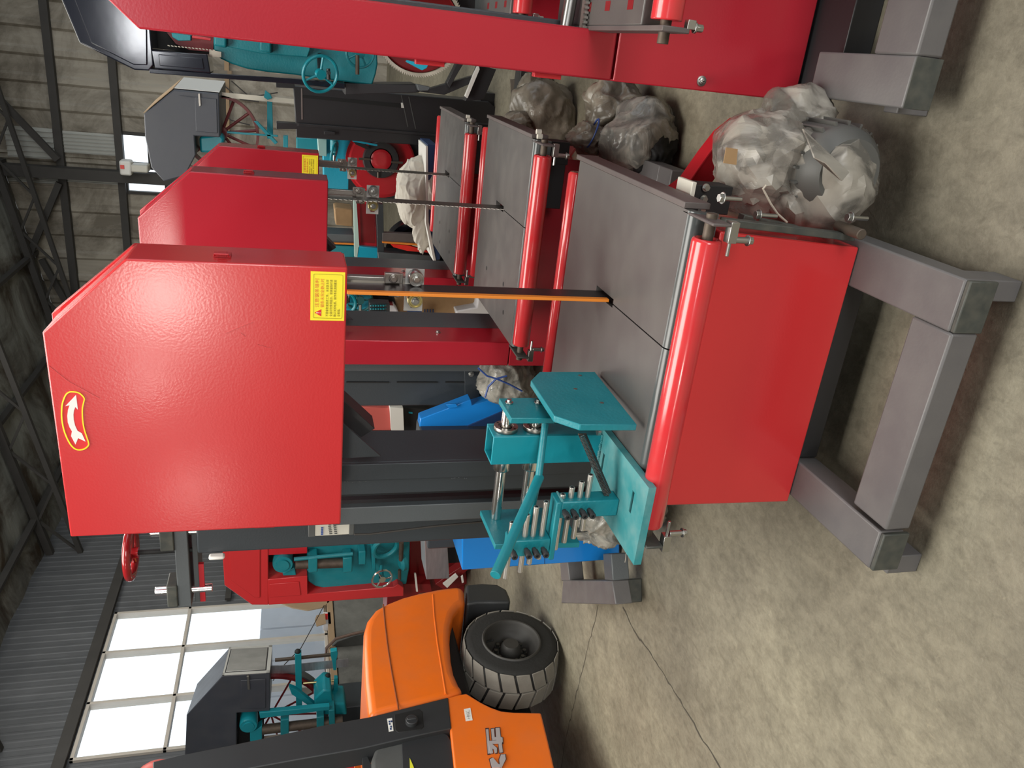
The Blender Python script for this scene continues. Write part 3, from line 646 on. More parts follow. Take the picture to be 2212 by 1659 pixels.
# ---------------- tall red saw cut off by the right of the photo (its own sizes)
L4 = V((.5, 2.3, 0))
s4 = thing('band_saw', 'red band saw at the right edge with round bolt low on its base', 'band saw', L4, None)
yp = 2.30; xl = -.040; xc = .090; xr = 1.05
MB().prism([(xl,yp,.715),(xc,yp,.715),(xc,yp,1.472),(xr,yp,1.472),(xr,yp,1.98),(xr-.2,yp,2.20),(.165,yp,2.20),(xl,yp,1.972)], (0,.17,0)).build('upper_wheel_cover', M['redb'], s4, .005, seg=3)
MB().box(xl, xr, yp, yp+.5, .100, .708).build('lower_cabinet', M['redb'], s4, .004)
c = P(1515,175,Y=yp-.001); bo = MB().lathe(c, (0,-1,0), [(.003,.0),(.0145,.0),(.015,.003),(.0105,.004),(.0098,.010),(.006,.011),(.0055,.016),(.002,.0165)], 24).build('round_bolt', M['zinc'], s4, 0)
for zz in (.90,): MB().box(xl-.012, xl, yp+.02, yp+.05, zz-.04, zz+.04).build('hinge', M['red2'], s4, .001)
MB().box(xl-.012, xl, yp+.02, yp+.05, 1.20, 1.28).build('hinge', M['red2'], s4, .001)
MB().box(xl+.06, xc+.02, yp+.17, yp+.45, .2, 2.1).build('main_column', M['column'], s4, .004)
# its table, raised; left end seen with brackets
zt = .80; tx = .097
MB().box(tx, .98, 1.935, 2.62, zt-.075, zt).build('table_top', M['table'], s4, .004)
for x, y in ((.145,2.33),(.145,2.02),(.145,2.18)): MB().box(x-.012, x+.012, y-.018, y+.018, zt-.002, zt+.0008).build('slot_hole', M['darkred'], s4, 0)
MB().box(tx-.012, tx, 1.80, 2.62, .735, .803).build('side_rail', M['rail'], s4, .002)
MB().cyl((.11,1.86,.77),(1.0,1.86,.77),.037,n=36).build('front_roller', M['redroll'], s4, .003)
MB().cyl((.06,1.86,.77),(.12,1.86,.77),.0135,n=18).build('roller_shaft', M['shaft'], s4, .001)
MB().box(.095,.115,1.80,1.82,.722,.742).hexbolt((.10,1.81,.722),(0,0,-1),.009,.022).build('adjusting_bolt', M['zinc'], s4, .001)
# stand
fx0, fx1, fy = -.020, .95, 1.735
MB().box(fx0+.12, fx1, fy, fy+.16, .095, .17).build('front_beam', M['frame'], s4, .006)
MB().box(fx0, fx0+.12, fy, 2.13, .095, .17).build('side_beam', M['frame'], s4, .005)
MB().box(fx0+.001, fx0+.119, fy-.001, fy+.001, .09, .168).build('beam_end_cap', M['framecap'], s4, .002)
MB().box(fx0-.015, fx0+.035, fy+.105, fy+.16, 0, .095).build('foot', M['frame'], s4, .003)
MB().box(.9, .95, fy+.02, fy+.1, 0, .095).build('foot', M['frame'], s4, .003)
MB().box(0, .05, 2.6, 2.7, 0, .10).build('foot', M['frame'], s4, .003)
MB().box(.9, .95, 2.6, 2.7, 0, .10).build('foot', M['frame'], s4, .003)
MB().box(fx0+.02, fx1, 2.13, 2.75, .0, .09).build('plinth', M['satin'], s4, .003)
s5 = copy_tree(s4, shift=(.035,1.32,0)); s5['label'] = 'red band saw mostly hidden behind the one at the right edge'
# sliding fence on that table: chrome rod and toothed rack
fr = thing('rack_fence', 'zinc rod and toothed rack lying on the table at the right edge', 'fence', (.09,2.5,.80))
MB().cyl(P(1222,62,Y=2.42), P(1240,-40,Y=2.42), .019, n=24).build('guide_rod', M['zinc'], fr, .001)
mb = MB(); a = P(1250,55,Y=2.38); mb.box(.085, .9, 2.33, 2.35, .803, .815)
for i in range(60): mb.box(.09+i*.0125, .096+i*.0125, 2.318, 2.33, .803, .815)
mb.build('toothed_rack', M['steel'], fr, 0)
# fifth: dark machine behind the opening of the right saw
dm = MB().box(.35,1.1, 4.75,5.2, .0,2.0).build('grey_machine_cabinet', M['column2'], None, .01); tag(dm, 'dark grey cabinet seen through the opening of the right edge saw', 'cabinet')
# ================================================================= teal fence on the nearest saw's table
fe = thing('saw_fence', 'teal adjustable saw fence with chrome shafts, lever and rows of steel stop rods', 'saw fence', (-1.05, 1.85, .668))
# slotted base plate lying on the table
z0, z1 = .670, .692
bx0, bx1, by0, by1 = -1.165, -1.018, 1.650, 2.04
def slab_with_slots(x0, x1, y0, y1, za, zb, slots):
    """plate with rectangular slots; slots = [(xa,xb,ya,yb)] not overlapping in y"""
    mb = MB(); y = y0
    for (xa, xb, ya, yb) in sorted(slots, key=lambda s: s[2]):
        mb.box(x0, x1, y, ya, za, zb); mb.box(x0, xa, ya, yb, za, zb); mb.box(xb, x1, ya, yb, za, zb); y = yb
    mb.box(x0, x1, y, y1, za, zb); return mb
slab_with_slots(bx0-.10, bx1, by0, by1, z0, z1, [(-1.145,-1.078,1.724,1.738),(-1.145,-1.085,1.957,1.971)]).build('base_plate', M['teal2'], fe, 0)
# upright square tube with open top
tx0, tx1, ty0, ty1, tz = -1.130, -1.036, 1.995, 2.085, 1.036
w = .006
mb = MB(); mb.box(tx0, tx1, ty0, ty0+w, z1, tz); mb.box(tx0, tx1, ty1-w, ty1, z1, tz); mb.box(tx0, tx0+w, ty0+w, ty1-w, z1, tz); mb.box(tx1-w, tx1, ty0+w, ty1-w, z1, tz)
mb.build('upright_tube', M['tealback'], fe, .002)
mb = MB()
for i in range(16): mb.ball((tx1-.092+i*.006, ty0-.002, z1+.003+random.uniform(-.002,.002)), .0045, 6)
mb.build('weld_beads', M['teal2'], fe, 0)['kind'] = 'stuff'
# push plate standing along the blade direction (faces +X)
def plate_x(name, pts, X, t, m, bev=.002):
    return MB().prism([P(x, y, X=X) for x, y in pts], (-t, 0, 0)).build(name, m, fe, bev)
pp = plate_x('push_plate', [(1376,917),(1254,917),(1197,898),(1147,822),(1166,803),(1285,803)], -.895, .019, M['teal'])
h = MB()
for q in ((1253,811),(1243,840),(1300,870)): c = P(*q, X=-.8945); h.cyl(c, c+V((.0006,0,0)), .0062, n=16)
h.build('plug_screw', M['zinc'], pp, 0)
sp_ = plate_x('carrier_plate', [(1175,919),(1206,921),(1240,915),(1240,860),(1080,860),(1106,903)], -.935, .016, M['teal']) if False else None
sp_ = plate_x('carrier_plate', [(1200,903),(1104,903),(1078,860),(1200,858)], -.950, .018, M['teal'])
for q in ((1100,870),(1163,870)):
    c = P(*q, X=-.949); MB().cyl(c-V((.001,0,0)), c+V((.003,0,0)), .0125, n=20).cyl(c, c+V((.011,0,0)), .0078, n=6).build('hex_bolt', M['zinc'], fe, .0008)
# two chrome shafts running through the tube, with flanged bushings
ends = []
for (q, nm) in (((1095,880), 0), ((1160,882), 1)):
    c = P(*q, X=-.968); zz = c.z; yy = 2.040
    ends.append((yy, zz))
    MB().cyl((-.968,yy,zz), (-1.345,yy,zz), .0165, n=32).build('chrome_shaft', M['chrome'], fe, .001)
    b = MB().lathe((tx1, yy, zz), (1,0,0), [(.0185,.001),(.036,.0),(.0365,.001),(.0365,.013),(.036,.014),(.024,.014),(.0225,.010),(.0185,.010),(.0185,.001)], 40)
    fl = b.build('bushing_flange', M['steel'], fe, 0, smooth=40)
    h = MB()
    for k in range(4):
        a = math.radians(45+90*k); h.cyl((tx1+.0138,yy+.030*math.cos(a),zz+.030*math.sin(a)),(tx1+.0146,yy+.030*math.cos(a),zz+.030*math.sin(a)),.0036,n=12)
    h.build('flange_hole', M['dark'], fl, 0)
    MB().lathe((tx0, yy, zz), (-1,0,0), [(.0172,0),(.0265,0),(.0265,.036),(.025,.040),(.0172,.040)], 32).build('bushing_sleeve', M['chrome'], fe, 0, smooth=35)
# end plate at the left
ez = ends[0][1]
MB().prism([(-1.345,1.895,ez+.035),(-1.345,2.085,ez+.040),(-1.345,2.085,.76),(-1.345,1.88,.76)], (-.018,0,0)).build('end_plate', M['teal'], fe, .002)
# stepped post carrying the stop rods
py = 1.83
MB().box(-1.205,-1.150, 1.805,1.860, z1,.868).build('lower_post', M['teal'], fe, .004)
MB().box(-1.345,-1.150, 1.803,1.862, .868,.884).build('step_plate', M['teal'], fe, .003)
MB().box(-1.325,-1.270, 1.805,1.860, .780,.868) 
MB().box(-1.330,-1.275, 1.807,1.862, .884,1.008).build('upper_post', M['teal'], fe, .004)
wl = MB()
for i in range(12): wl.ball((-1.150, 1.81+i*.0045, .866), .004, 6)
wl.build('weld_beads', M['teal2'], fe, 0)['kind'] = 'stuff'
rods = []
for k, (zz, x0, x1) in enumerate([(.842,-1.075,-1.255),(.811,-1.055,-1.245),(.780,-1.035,-1.235),(.749,-1.012,-1.222)]):
    rods.append((zz, x0, x1, -1.178, 'l'))
for k, (zz, x0, x1) in enumerate([(.988,-1.245,-1.425),(.958,-1.222,-1.405),(.928,-1.200,-1.385),(.898,-1.182,-1.365)]):
    rods.append((zz, x0, x1, -1.303, 'u'))
# ends read from the photo
px_r = [(1217,1067),(1236,1052),(1255,1040),(1275,1025)]; px_l = [(1198,1186),(1218,1171),(1240,1162),(1258,1145)]
px_ru = [(1096,1125),(1140,1111),(1160,1094),(1180,1083)]; px_lu = [(1103,1248),(1123,1235),(1142,1217),(1163,1206)]
for i in range(4):
    for (pr, pl, nm) in ((px_r, px_l, 'l'), (px_ru, px_lu, 'u')):
        a = P(*pr[i], Y=py); b = P(*pl[i], Y=py); zz = (a.z + b.z)/2
        if nm == 'u' and i == 0: a.x = -1.225
        r = MB().cyl((a.x,py,zz), (b.x,py,zz), .0082, n=20).build('stop_rod', M['rod'], fe, .0015)
        MB().cyl((a.x-.004,py,zz),(a.x+.0004,py,zz),.0045,n=14).build('socket_hole', M['dark'], r, 0)
        xx = -1.178 if nm == 'l' else -1.303
        k = MB().lathe((xx, py-.026, zz), (0,-1,0), [(.0,.0),(.0065,.0),(.0065,.010),(.0095,.012),(.0098,.034),(.0088,.036),(.0045,.036),(.0042,.030),(.0,.030)], 20)
        k.build('locking_screw', M['dark2'] if 'dark2' in M else M['truckblack'], fe, 0, smooth=40)
# lever: bar from the carrier plate to the joint, then a long handle towards the viewer
j = P(1163,1035,Y=1.90); a0 = P(1178,915,Y=1.985); hend = P(1070,1243,Y=1.60)
MB().cyl(a0, j, .0105, n=20).build('lever_bar', M['teal'], fe, .001)
MB().cyl(j + (j-hend).normalized()*.01, hend, .0145, n=28).build('lever_handle', M['teal'], fe, .001)
e = P(1143,1128,Y=2.0); MB().cyl(j, e, .0095, n=16).build('lever_link', M['teal'], fe, .001)
# tension spring
s0 = P(1258,938,Y=1.88); s1_ = P(1313,1068,Y=1.83); n = 46; path = []
d = (s1_-s0); t = d.normalized().orthogonal(); u = d.normalized().cross(t)
for i in range(n*8):
    a = i/8*2*math.pi; path.append(s0 + d*(i/(n*8)) + (t*math.cos(a)+u*math.sin(a))*.0078)
MB().tube(path, .0016, 5).build('tension_spring', M['spring'], fe, 0)
mb = MB(); mb.cyl(s0 + V((0,0,.012)), s0, .003, n=8); mb.tube([s1_, s1_+d.normalized()*.012, P(1328,1078,Y=1.82)], .002, 6); mb.build('spring_hook', M['shaft'], fe, 0)
mb = MB(); mb.cyl(P(1290,932,Y=1.95), P(1296,932,Y=1.95), .012, n=16).build('clamp_nut', M['zinc'], fe, 0)
# ================================================================= motors wrapped in plastic
def bagmat(name, col, col2, rough=.28, alpha=1., wr=7.):
    def f(nt, N, L, b):
        tc = N.new('ShaderNodeTexCoord'); n = N.new('ShaderNodeTexNoise'); n.inputs['Scale'].default_value = wr; n.inputs['Detail'].default_value = 5; n.inputs['Distortion'].default_value = 2.2; L.new(tc.outputs['Object'], n.inputs['Vector'])
        r = N.new('ShaderNodeValToRGB'); e = r.color_ramp.elements; e[0].position = .36; e[0].color = (*col, 1); e[1].position = .66; e[1].color = (*col2, 1); L.new(n.outputs['Fac'], r.inputs[0]); L.new(r.outputs[0], b.inputs['Base Color'])
        b.inputs['Roughness'].default_value = rough; b.inputs['Specular IOR Level'].default_value = .5
        v = N.new('ShaderNodeTexVoronoi'); v.feature = 'DISTANCE_TO_EDGE'; v.inputs['Scale'].default_value = wr*1.1
        mx = N.new('ShaderNodeMix'); mx.data_type = 'RGBA'; mx.inputs[0].default_value = .25; L.new(tc.outputs['Object'], mx.inputs[6]); L.new(n.outputs['Color'], mx.inputs[7]); L.new(mx.outputs[2], v.inputs['Vector'])
        pw = N.new('ShaderNodeMath'); pw.operation = 'POWER'; pw.inputs[1].default_value = .6; L.new(v.outputs['Distance'], pw.inputs[0])
        bp = N.new('ShaderNodeBump'); bp.inputs['Strength'].default_value = .22; bp.inputs['Distance'].default_value = .014; L.new(pw.outputs[0], bp.inputs['Height']); L.new(bp.outputs[0], b.inputs['Normal'])
        if alpha < 1:
            ar = N.new('ShaderNodeMapRange'); ar.inputs['From Min'].default_value = .42; ar.inputs['From Max'].default_value = .52; ar.inputs['To Min'].default_value = alpha; ar.inputs['To Max'].default_value = .96; L.new(n.outputs['Fac'], ar.inputs[0]); L.new(ar.outputs[0], b.inputs['Alpha'])
    return noisemat(name, f)
M['bag'] = bagmat('dusty_clear_plastic', (.20,.185,.16), (.335,.31,.265), .33, .45, 4.)
M['bagdark'] = bagmat('dull_brown_plastic', (.15,.13,.10), (.27,.24,.19), .3, 1., 6.)
M['bagclear'] = bagmat('smoky_plastic', (.20,.20,.18), (.38,.36,.31), .18, .8, 8.)
M['motorgrey'] = mat('grey_motor_casting', (.095,.095,.088), .5, var=.15)
def blob(c, r, seed, crease=.12, n=4, tilt=None, jit=0):
    bm = bmesh.new(); bmesh.ops.create_icosphere(bm, subdivisions=n+1, radius=1.0)
    c = V(c)
    for v in bm.verts:
        p = v.co.normalized(); q = p*1.3 + V((seed*3.1, seed*1.7, seed))
        st = V((q.x*.8+q.z*.5, q.y, q.z*.9-q.x*.4))
        rid = max(0, 1 - abs(noise.noise(st*1.25)) * 5.0)**1.5
        rid2 = max(0, 1 - abs(noise.noise(st*2.6 + V((5,2,1)))) * 4.5)**1.5
        rid3 = max(0, 1 - abs(noise.noise(q*6.1 + V((1,7,3)))) * 4)
        k = 1 + crease * (noise.noise(q*.95)*1.3 + .40*rid + .14*rid2 + .03*rid3 - .15)
        v.co = V((p.x*r[0]*k, p.y*r[1]*k, p.z*r[2]*k))
    if jit:
        rj = random.Random(seed)
        for v in bm.verts: v.co *= 1 + rj.uniform(-jit, jit)
    if tilt: bmesh.ops.rotate(bm, verts=bm.verts, matrix=Matrix.Rotation(tilt[0], 3, tilt[1]))
    vs = [v.co + c for v in bm.verts]; fs = [tuple(v.index for v in f.verts) for f in bm.faces]; bm.free()
    for v in vs: v.z = max(v.z, .012)
    return MB().add(vs, fs)
def motor(root, c, L=.26, R=.13, m='motorgrey'):
    c = V(c); mb = MB(); prof = [(.03,-.02),(R*.8,0),(R,.03)]
    mb.lathe(c - V((0,L/2,0)), (0,1,0), [(.0,0),(R*.75,0),(R*.95,.03),(R,.06),(R,L-.05),(R*.8,L),(.0,L)], 30)
    for k in range(20):
        a = 2*math.pi*k/20; d = V((math.cos(a),0,math.sin(a))); mb.obox(c - V((0,L*.28,0)) + d*R, c + V((0,L*.28,0)) + d*R, .006, .02, d)
    return mb.build('motor_body', M[m], root, 0)
b1c = P(1770,385,Y=1.93); 
wm = thing('wrapped_motor', 'electric motor wrapped in dusty clear plastic beside the nearest red cabinet', 'motor', (b1c.x, b1c.y, 0))
motor(wm, (b1c.x+.03, b1c.y+.0, b1c.z+.0), .24, .118)
blob((b1c.x, b1c.y, b1c.z), (.152,.155,.145), 1.3, .16, 3, jit=.022).build('plastic_bag', M['bag'], wm, 0, smooth=24)
b2c = P(1640,345,Y=2.02)
blob((b2c.x, b2c.y, b2c.z), (.150,.15,.125), 4.2, .20, 3, jit=.03).build('plastic_bag', M['bag'], wm, 0, smooth=24)
b3c = P(1700,275,Y=2.08)
blob((b3c.x+.02, b3c.y, b3c.z-.02), (.085,.11,.10), 7.7, .22, 4).build('plastic_bag', M['bag'], wm, 0, smooth=180)
fl = MB(); a = P(1735,278,Y=1.85); b_ = P(1835,372,Y=1.76); c_ = P(1820,390,Y=1.755); d_ = P(1760,340,Y=1.78)
fl.prism([a, b_, c_, P(1785,352,Y=1.765), d_, P(1745,300,Y=1.81)], (-.002,.003,.001)); fl.build('folded_flap', M['bag'], wm, 0)
fl = MB().tube(pxy([(1655,400),(1648,408),(1652,415),(1665,440),(1680,462),(1700,480)], Y=1.80), .0028, 6); fl.build('tie_string', M['string'], wm, 0)
lb = MB().prism(pxy([(1568,318),(1593,322),(1590,356),(1562,352)], Y=1.868), (0,-.002,0)); lb.build('paper_tag', M['kraft'], wm, 0)
def bag(name, label, parts, m='bagdark', seed=1., base=None):
    c0 = parts[0][0]; t = thing(name, label, 'motor', (c0[0], c0[1], 0))
    for i, (c, r) in enumerate(parts): blob(c, r, seed+i*2.3, .22, 4).build('plastic_bag', M[m if i % 2 == 0 else ('bagclear' if m == 'bagdark' else m)], t, 0, smooth=180)
    return t
def at(x, y, Y): return P(x, y, Y=Y)
a = at(1395,300,3.35); t2 = bag('wrapped_motor', 'motor in a smoky plastic bag between the second saw and the right edge saw', [((a.x,a.y,max(a.z,.12)),(.16,.18,.17))], 'bagclear', 2.)
a2 = at(1325,235,3.65); blob((a2.x,a2.y,max(a2.z,.15)), (.14,.16,.14), 9.1, .25, 4).build('brown_cover', M['bagdark'], t2, 0, smooth=180)
a3 = at(1270,300,3.5); blob((a3.x,a3.y,a3.z), (.07,.1,.10), 6.1, .3, 4).build('brown_cover', M['bagdark'], t2, 0, smooth=180)
mb = MB().torus((a3.x+.03,a3.y-.05,a3.z), (.3,.2,1), .065, .004, 24, 6); mb.build('blue_strap', M['strap'], t2, 0)
a = at(1440,330,3.3); blob((a.x,a.y,.11), (.11,.14,.11), 3.3, .25, 4).build('motor_shape', M['dark'], t2, 0, smooth=180)
a = at(1190,265,4.75); t3 = bag('wrapped_motor', 'motor in a brown dusty bag beside the farthest red saw', [((a.x,a.y,max(a.z,.16)),(.235,.22,.21))], 'bagdark', 5.)
a2 = at(1118,270,4.6); blob((a2.x,a2.y,a2.z), (.07,.09,.10), 2.1, .25, 4).build('brown_cover', M['bagdark'], t3, 0, smooth=180)
a = at(1160,205,5.2); blob((a.x,a.y,max(a.z,.1)), (.13,.13,.12), 8.1, .25, 4).build('brown_cover', M['bagdark'], t3, 0, smooth=180)
a = at(1085,815,3.75); t4 = thing('wrapped_motor', 'motor in clear plastic tied with blue strap behind the teal fence', 'motor', (a.x, a.y, 0))
blob((a.x,a.y,a.z-.03), (.16,.15,.15), 3.7, .3, 4).build('plastic_bag', M['bagclear'], t4, 0, smooth=180)
blob((a.x,a.y+.1,.22), (.2,.2,.20), 3.1, .2, 4).build('plastic_bag', M['bagdark'], t4, 0, smooth=180)
mb = MB(); mb.tube([at(x,y,3.58) for x,y in ((1033,795),(1052,812),(1072,818),(1095,812))], .005, 6); mb.tube([at(x,y,3.58) for x,y in ((1072,818),(1055,835),(1048,858))], .005, 6); mb.tube([at(x,y,3.58) for x,y in ((1072,818),(1100,830),(1128,845))], .005, 6); mb.build('blue_strap', M['strap'], t4, 0)
a = at(1290,1125,2.62); t5 = thing('wrapped_motor', 'crumpled clear plastic bundle hanging behind the fence stop rods', 'motor', (a.x, a.y, 0))
blob((a.x,a.y,a.z-.02), (.115,.11,.15), 6.4, .32, 5).build('plastic_bag', M['bagclear'], t5, 0, smooth=180)
blob((a.x-.02,a.y+.12,.15), (.12,.12,.145), 5.4, .3, 4).build('plastic_bag', M['bagdark'], t5, 0, smooth=180)
MB().tube([at(x,y,2.45) for x,y in ((1302,1118),(1330,1150),(1348,1170),(1356,1190),(1368,1215))], .0016, 5).tube([at(x,y,2.45) for x,y in ((1345,1165),(1354,1185),(1350,1215))], .0013, 5).build('loose_string', M['string'], t5, 0)
# ================================================================= forklift (left), its right rear side faces +X
FX = -3.30
fk = thing('forklift', 'orange forklift with dusty rear wheel and charcoal roof pillar at the left', 'forklift', (FX-.5, 3.3, 0))
def sidepoly(name, pts, m, t=.5, X=FX, bev=.01, seg=3, parent=None, sm=35):
    return MB().prism([P(x, y, X=X) for x, y in pts], (-t, 0, 0)).build(name, m, parent or fk, bev, seg=seg, smooth=sm)
M['seam'] = mat('dark_orange_seam', (.22,.05,.008), .6)
cw = sidepoly('counterweight', [(797,1549),(788,1470),(785,1400),(786,1360),(793,1336),(810,1314),(835,1300),(868,1287),(905,1277),(950,1268),(985,1264),(1003,1266),(1006,1300),(992,1308),(980,1325),(974,1350),(972,1380),(975,1420),(981,1450),(992,1475),(1005,1492),(968,1505)], M['orange'], 1.05, bev=.045, seg=5)
# recessed line around the hood and a raised lower lip
MB().tube([P(x,y,X=FX+.001) for x,y in ((828,1306),(832,1350),(838,1400),(846,1450),(855,1500),(861,1532))], .0045, 8).build('hood_seam', M['seam'], cw, 0)
MB().tube([P(x,y,X=FX-.002) for x,y in ((935,1285),(938,1330),(945,1390),(955,1450),(963,1500))], .006, 10).build('lower_crease', M['orange'], cw, 0)
sidepoly('rear_bumper', [(1006,1262),(1040,1259),(1075,1261),(1094,1272),(1102,1290),(1103,1300),(1060,1300),(1030,1300),(1008,1304)], M['truckblack'], .95, X=FX-.02, bev=.02)
lb = sidepoly('lower_body', [(966,1507),(990,1500),(1008,1497),(1022,1506),(1040,1517),(1060,1527),(1082,1535),(1110,1538),(1169,1539),(1184,1600),(1199,1665),(1225,1760),(1000,1760),(985,1690),(975,1600)], M['orange'], 1.0, bev=.010)
MB().box(FX-1.0, FX-.32, 2.3, 3.9, .22, .75).build('chassis', M['dark'], fk, .02)
MB().box(FX-1.0, FX-.10, 2.9, 4.3, .62, .80).build('wheel_arch', M['dark'], fk, .02)
# roof pillar
a1 = P(971,1507,X=FX+.012)
pl = sidepoly('roof_pillar', [(968,1506),(975,1573),(900,1589),(780,1617),(640,1641),(492,1668),(330,1700),(330,1645),(398,1629),(500,1609),(600,1588),(700,1566),(800,1548)], M['truckblack'], .12, X=FX+.005, bev=.006)
rc = MB().prism([P(x,y,X=FX+.007) for x,y in ((851,1543),(905,1531),(913,1537),(916,1570),(910,1576),(860,1583),(853,1577))], (-.01,0,0)).build('filler_recess', M['dark'], pl, .004)
c = P(889,1560,X=FX+.01); MB().cyl(c-V((.01,0,0)), c+V((.022,0,0)), .032, n=26).box(c.x+.02, c.x+.030, c.y-.007, c.y+.007, c.z-.025, c.z+.025).build('fuel_cap', M['truckblack'], pl, .003)
st = MB().prism([P(x,y,X=FX+.0065) for x,y in ((836,1553),(847,1551),(850,1579),(840,1581))], (.0008,0,0)).build('pillar_sticker', M['white'], pl, 0)
mb = MB()
for i, (u, v) in enumerate([(.25,.22),(.3,.40),(.62,.2),(.55,.62),(.5,.8)]):
    q = P(836+ (12*u)+2, 1553+27*v, X=FX+.0075); mb.box(q.x, q.x+.0004, q.y-.006, q.y+.006, q.z-.005, q.z+.004)
mb.build('sticker_print', M['navy'], st, 0)
# grey battery / engine cover in front of the pillar
sc_ = sidepoly('engine_cover', [(812,1612),(880,1596),(950,1580),(968,1583),(977,1600),(984,1680),(990,1760),(806,1760),(802,1640)], M['hoodgrey'], .8, X=FX-.03, bev=.02)
sidepoly('cover_band', [(868,1600),(950,1582),(966,1586),(975,1602),(984,1700),(870,1700)], M['truckblack'], .012, X=FX-.022, bev=.004, parent=sc_)
sidepoly('lime_flash', [(885,1637),(893,1655),(902,1685),(886,1685)], M['yellowgreen'], .002, X=FX-.0185, bev=0, parent=sc_)
sidepoly('orange_strut', [(765,1622),(778,1622),(782,1760),(766,1760)], M['orange'], .03, X=FX-.3, bev=.004)
sidepoly('glass_stay', [(781,1620),(788,1618),(806,1659),(806,1760),(790,1760)], M['truckblack'], .03, X=FX-.06, bev=.004)
s2k = MB().prism([P(x,y,X=FX+.001) for x,y in ((1002,1532),(1016,1529),(1021,1556),(1006,1558))], (.0008,0,0)).build('paper_sticker', M['white'], lb, 0)
mb = MB()
for (xa, ya, xb, yb) in ((1006,1537,1014,1541),(1008,1540,1010,1548),(1013,1534,1012,1550),(1008,1549,1016,1546),(1010,1552,1015,1553)): mb.obox(P(xa,ya,X=FX+.0022), P(xb,yb,X=FX+.0022), .0018, .0004)
mb.build('handwriting', M['emblemedge'], s2k, 0)
# silver emblem characters, traced stroke by stroke
def zz(u, v): return (780+u/5.267, 1480+v/5.267)
strokes = [  # (u,v) in the close view
 [(1420,505),(1448,502),(1470,775),(1443,782)],[(1480,500),(1512,497),(1520,600),(1488,605)],[(1530,492),(1575,488),(1588,600),(1592,640),(1540,640)],
 [(1490,600),(1545,592),(1548,625),(1492,630)],[(1545,585),(1608,600),(1612,650),(1550,650)],[(1448,640),(1600,630),(1605,665),(1450,672)],
 [(1450,665),(1480,665),(1545,720),(1545,770),(1520,778),(1508,730),(1462,730)],[(1562,655),(1598,655),(1612,765),(1575,772)],[(1460,730),(1490,720),(1500,775),(1472,782)]]
strokes2 = [[(1590,798),(1638,795),(1645,850),(1600,943),(1580,943),(1572,850)],[(1465,850),(1500,832),(1560,905),(1590,915),(1590,943),(1490,943)]]
mb = MB(); me_ = MB()
for si, s in enumerate(strokes + strokes2):
    cx = sum(p[0] for p in s)/len(s); cz = sum(p[1] for p in s)/len(s)
    mb.prism([P(*zz(*p), X=FX+.0035) for p in s], (.0015+.0004*si,0,0))
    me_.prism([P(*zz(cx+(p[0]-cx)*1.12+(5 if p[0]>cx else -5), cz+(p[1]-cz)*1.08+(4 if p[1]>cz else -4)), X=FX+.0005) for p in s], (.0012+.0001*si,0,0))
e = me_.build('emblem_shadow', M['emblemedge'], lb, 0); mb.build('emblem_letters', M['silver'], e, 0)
# rear wheel
wc = P(1105,1378,X=FX); R = wc.z - .002; wc = V((FX-.02, wc.y, R))
wh = MB().lathe(wc, (1,0,0), [(R*.58,.005),(R*.62,.0),(R*.80,.004),(R*.90,-.006),(R*.955,-.03),(R*.955,-.235),(R*.86,-.26),(R*.58,-.26)], 60).build('tyre', M['tyre'], fk, 0, smooth=40)
tr = MB(); n = 19
for k in range(n):
    for (xa, xb, off, sk) in ((-.006,-.128,0,.17),(-.138,-.255,.5,-.17)):
        vs = []
        for (xx, hh) in ((xa,0),(xb,1)):
            for (da, rr) in ((.05,R*.94),(.90,R*.94),(.90,R),(.05,R)):
                a = 2*math.pi*(k+da+off+sk*(2*hh))/n
                ro = rr - (.012 if hh == 0 and off == 0 and rr > R*.95 else 0)
                vs.append(wc + V((xx, ro*math.cos(a), ro*math.sin(a))))
        tr.add(vs, [(0,1,2,3),(7,6,5,4),(0,4,5,1),(1,5,6,2),(2,6,7,3),(3,7,4,0)])
tr.build('tread_blocks', M['tread'], wh, .004)
rm = MB().lathe(wc, (1,0,0), [(R*.60,.004),(R*.58,.012),(R*.555,.010),(R*.53,-.01),(R*.50,-.07),(R*.36,-.11),(R*.34,-.10),(R*.22,-.10),(R*.20,-.05),(R*.165,-.03),(R*.15,-.022),(.0,-.020)], 48).build('rim', M['rim'], fk, 0, smooth=40)
mb = MB()
for k in range(10):
    a = 2*math.pi*k/10+.2; p = wc + V((-.10, R*.29*math.cos(a), R*.29*math.sin(a))); mb.hexbolt(p, (1,0,0), .012, .028)
mb.build('wheel_nuts', M['spring'], rm, 0)
mb = MB().cyl(wc+V((-.03,.05,.10)), wc+V((-.07,.08,.16)), .006, n=8); mb.build('valve_stem', M['tyre'], rm, 0)
# ================================================================= machines behind
def ext(pts, Y, d, **k):
    """prism: outline on the plane Y, given depth vector"""
    v = V((0,d,0)) if not isinstance(d, (tuple, Vector)) else V(d)
    return MB().prism([P(x, y, Y=Y) for x, y in pts], v)
def cylx(x, y, Y, r, L, n=28): c = P(x, y, Y=Y); return MB().cyl(c, c+V((0,L,0)), r, n=n)
def wheelface(x, y, Y, R, r, spokes, name, m, parent, tilt=(0,1,0), hub=.03, rot=.3):
    c = P(x, y, Y=Y); a = V(tilt).normalized(); mb = MB().torus(c, a, R, r, 40, 8); t = a.orthogonal().normalized(); w = a.cross(t)
    for k in range(spokes):
        g = 2*math.pi*k/spokes + rot; mb.cyl(c, c + (t*math.cos(g)+w*math.sin(g))*R, r*.75, n=8)
    mb.cyl(c - a*hub*.6, c + a*hub*.6, hub, n=20); return mb.build(name, m, parent, 0)
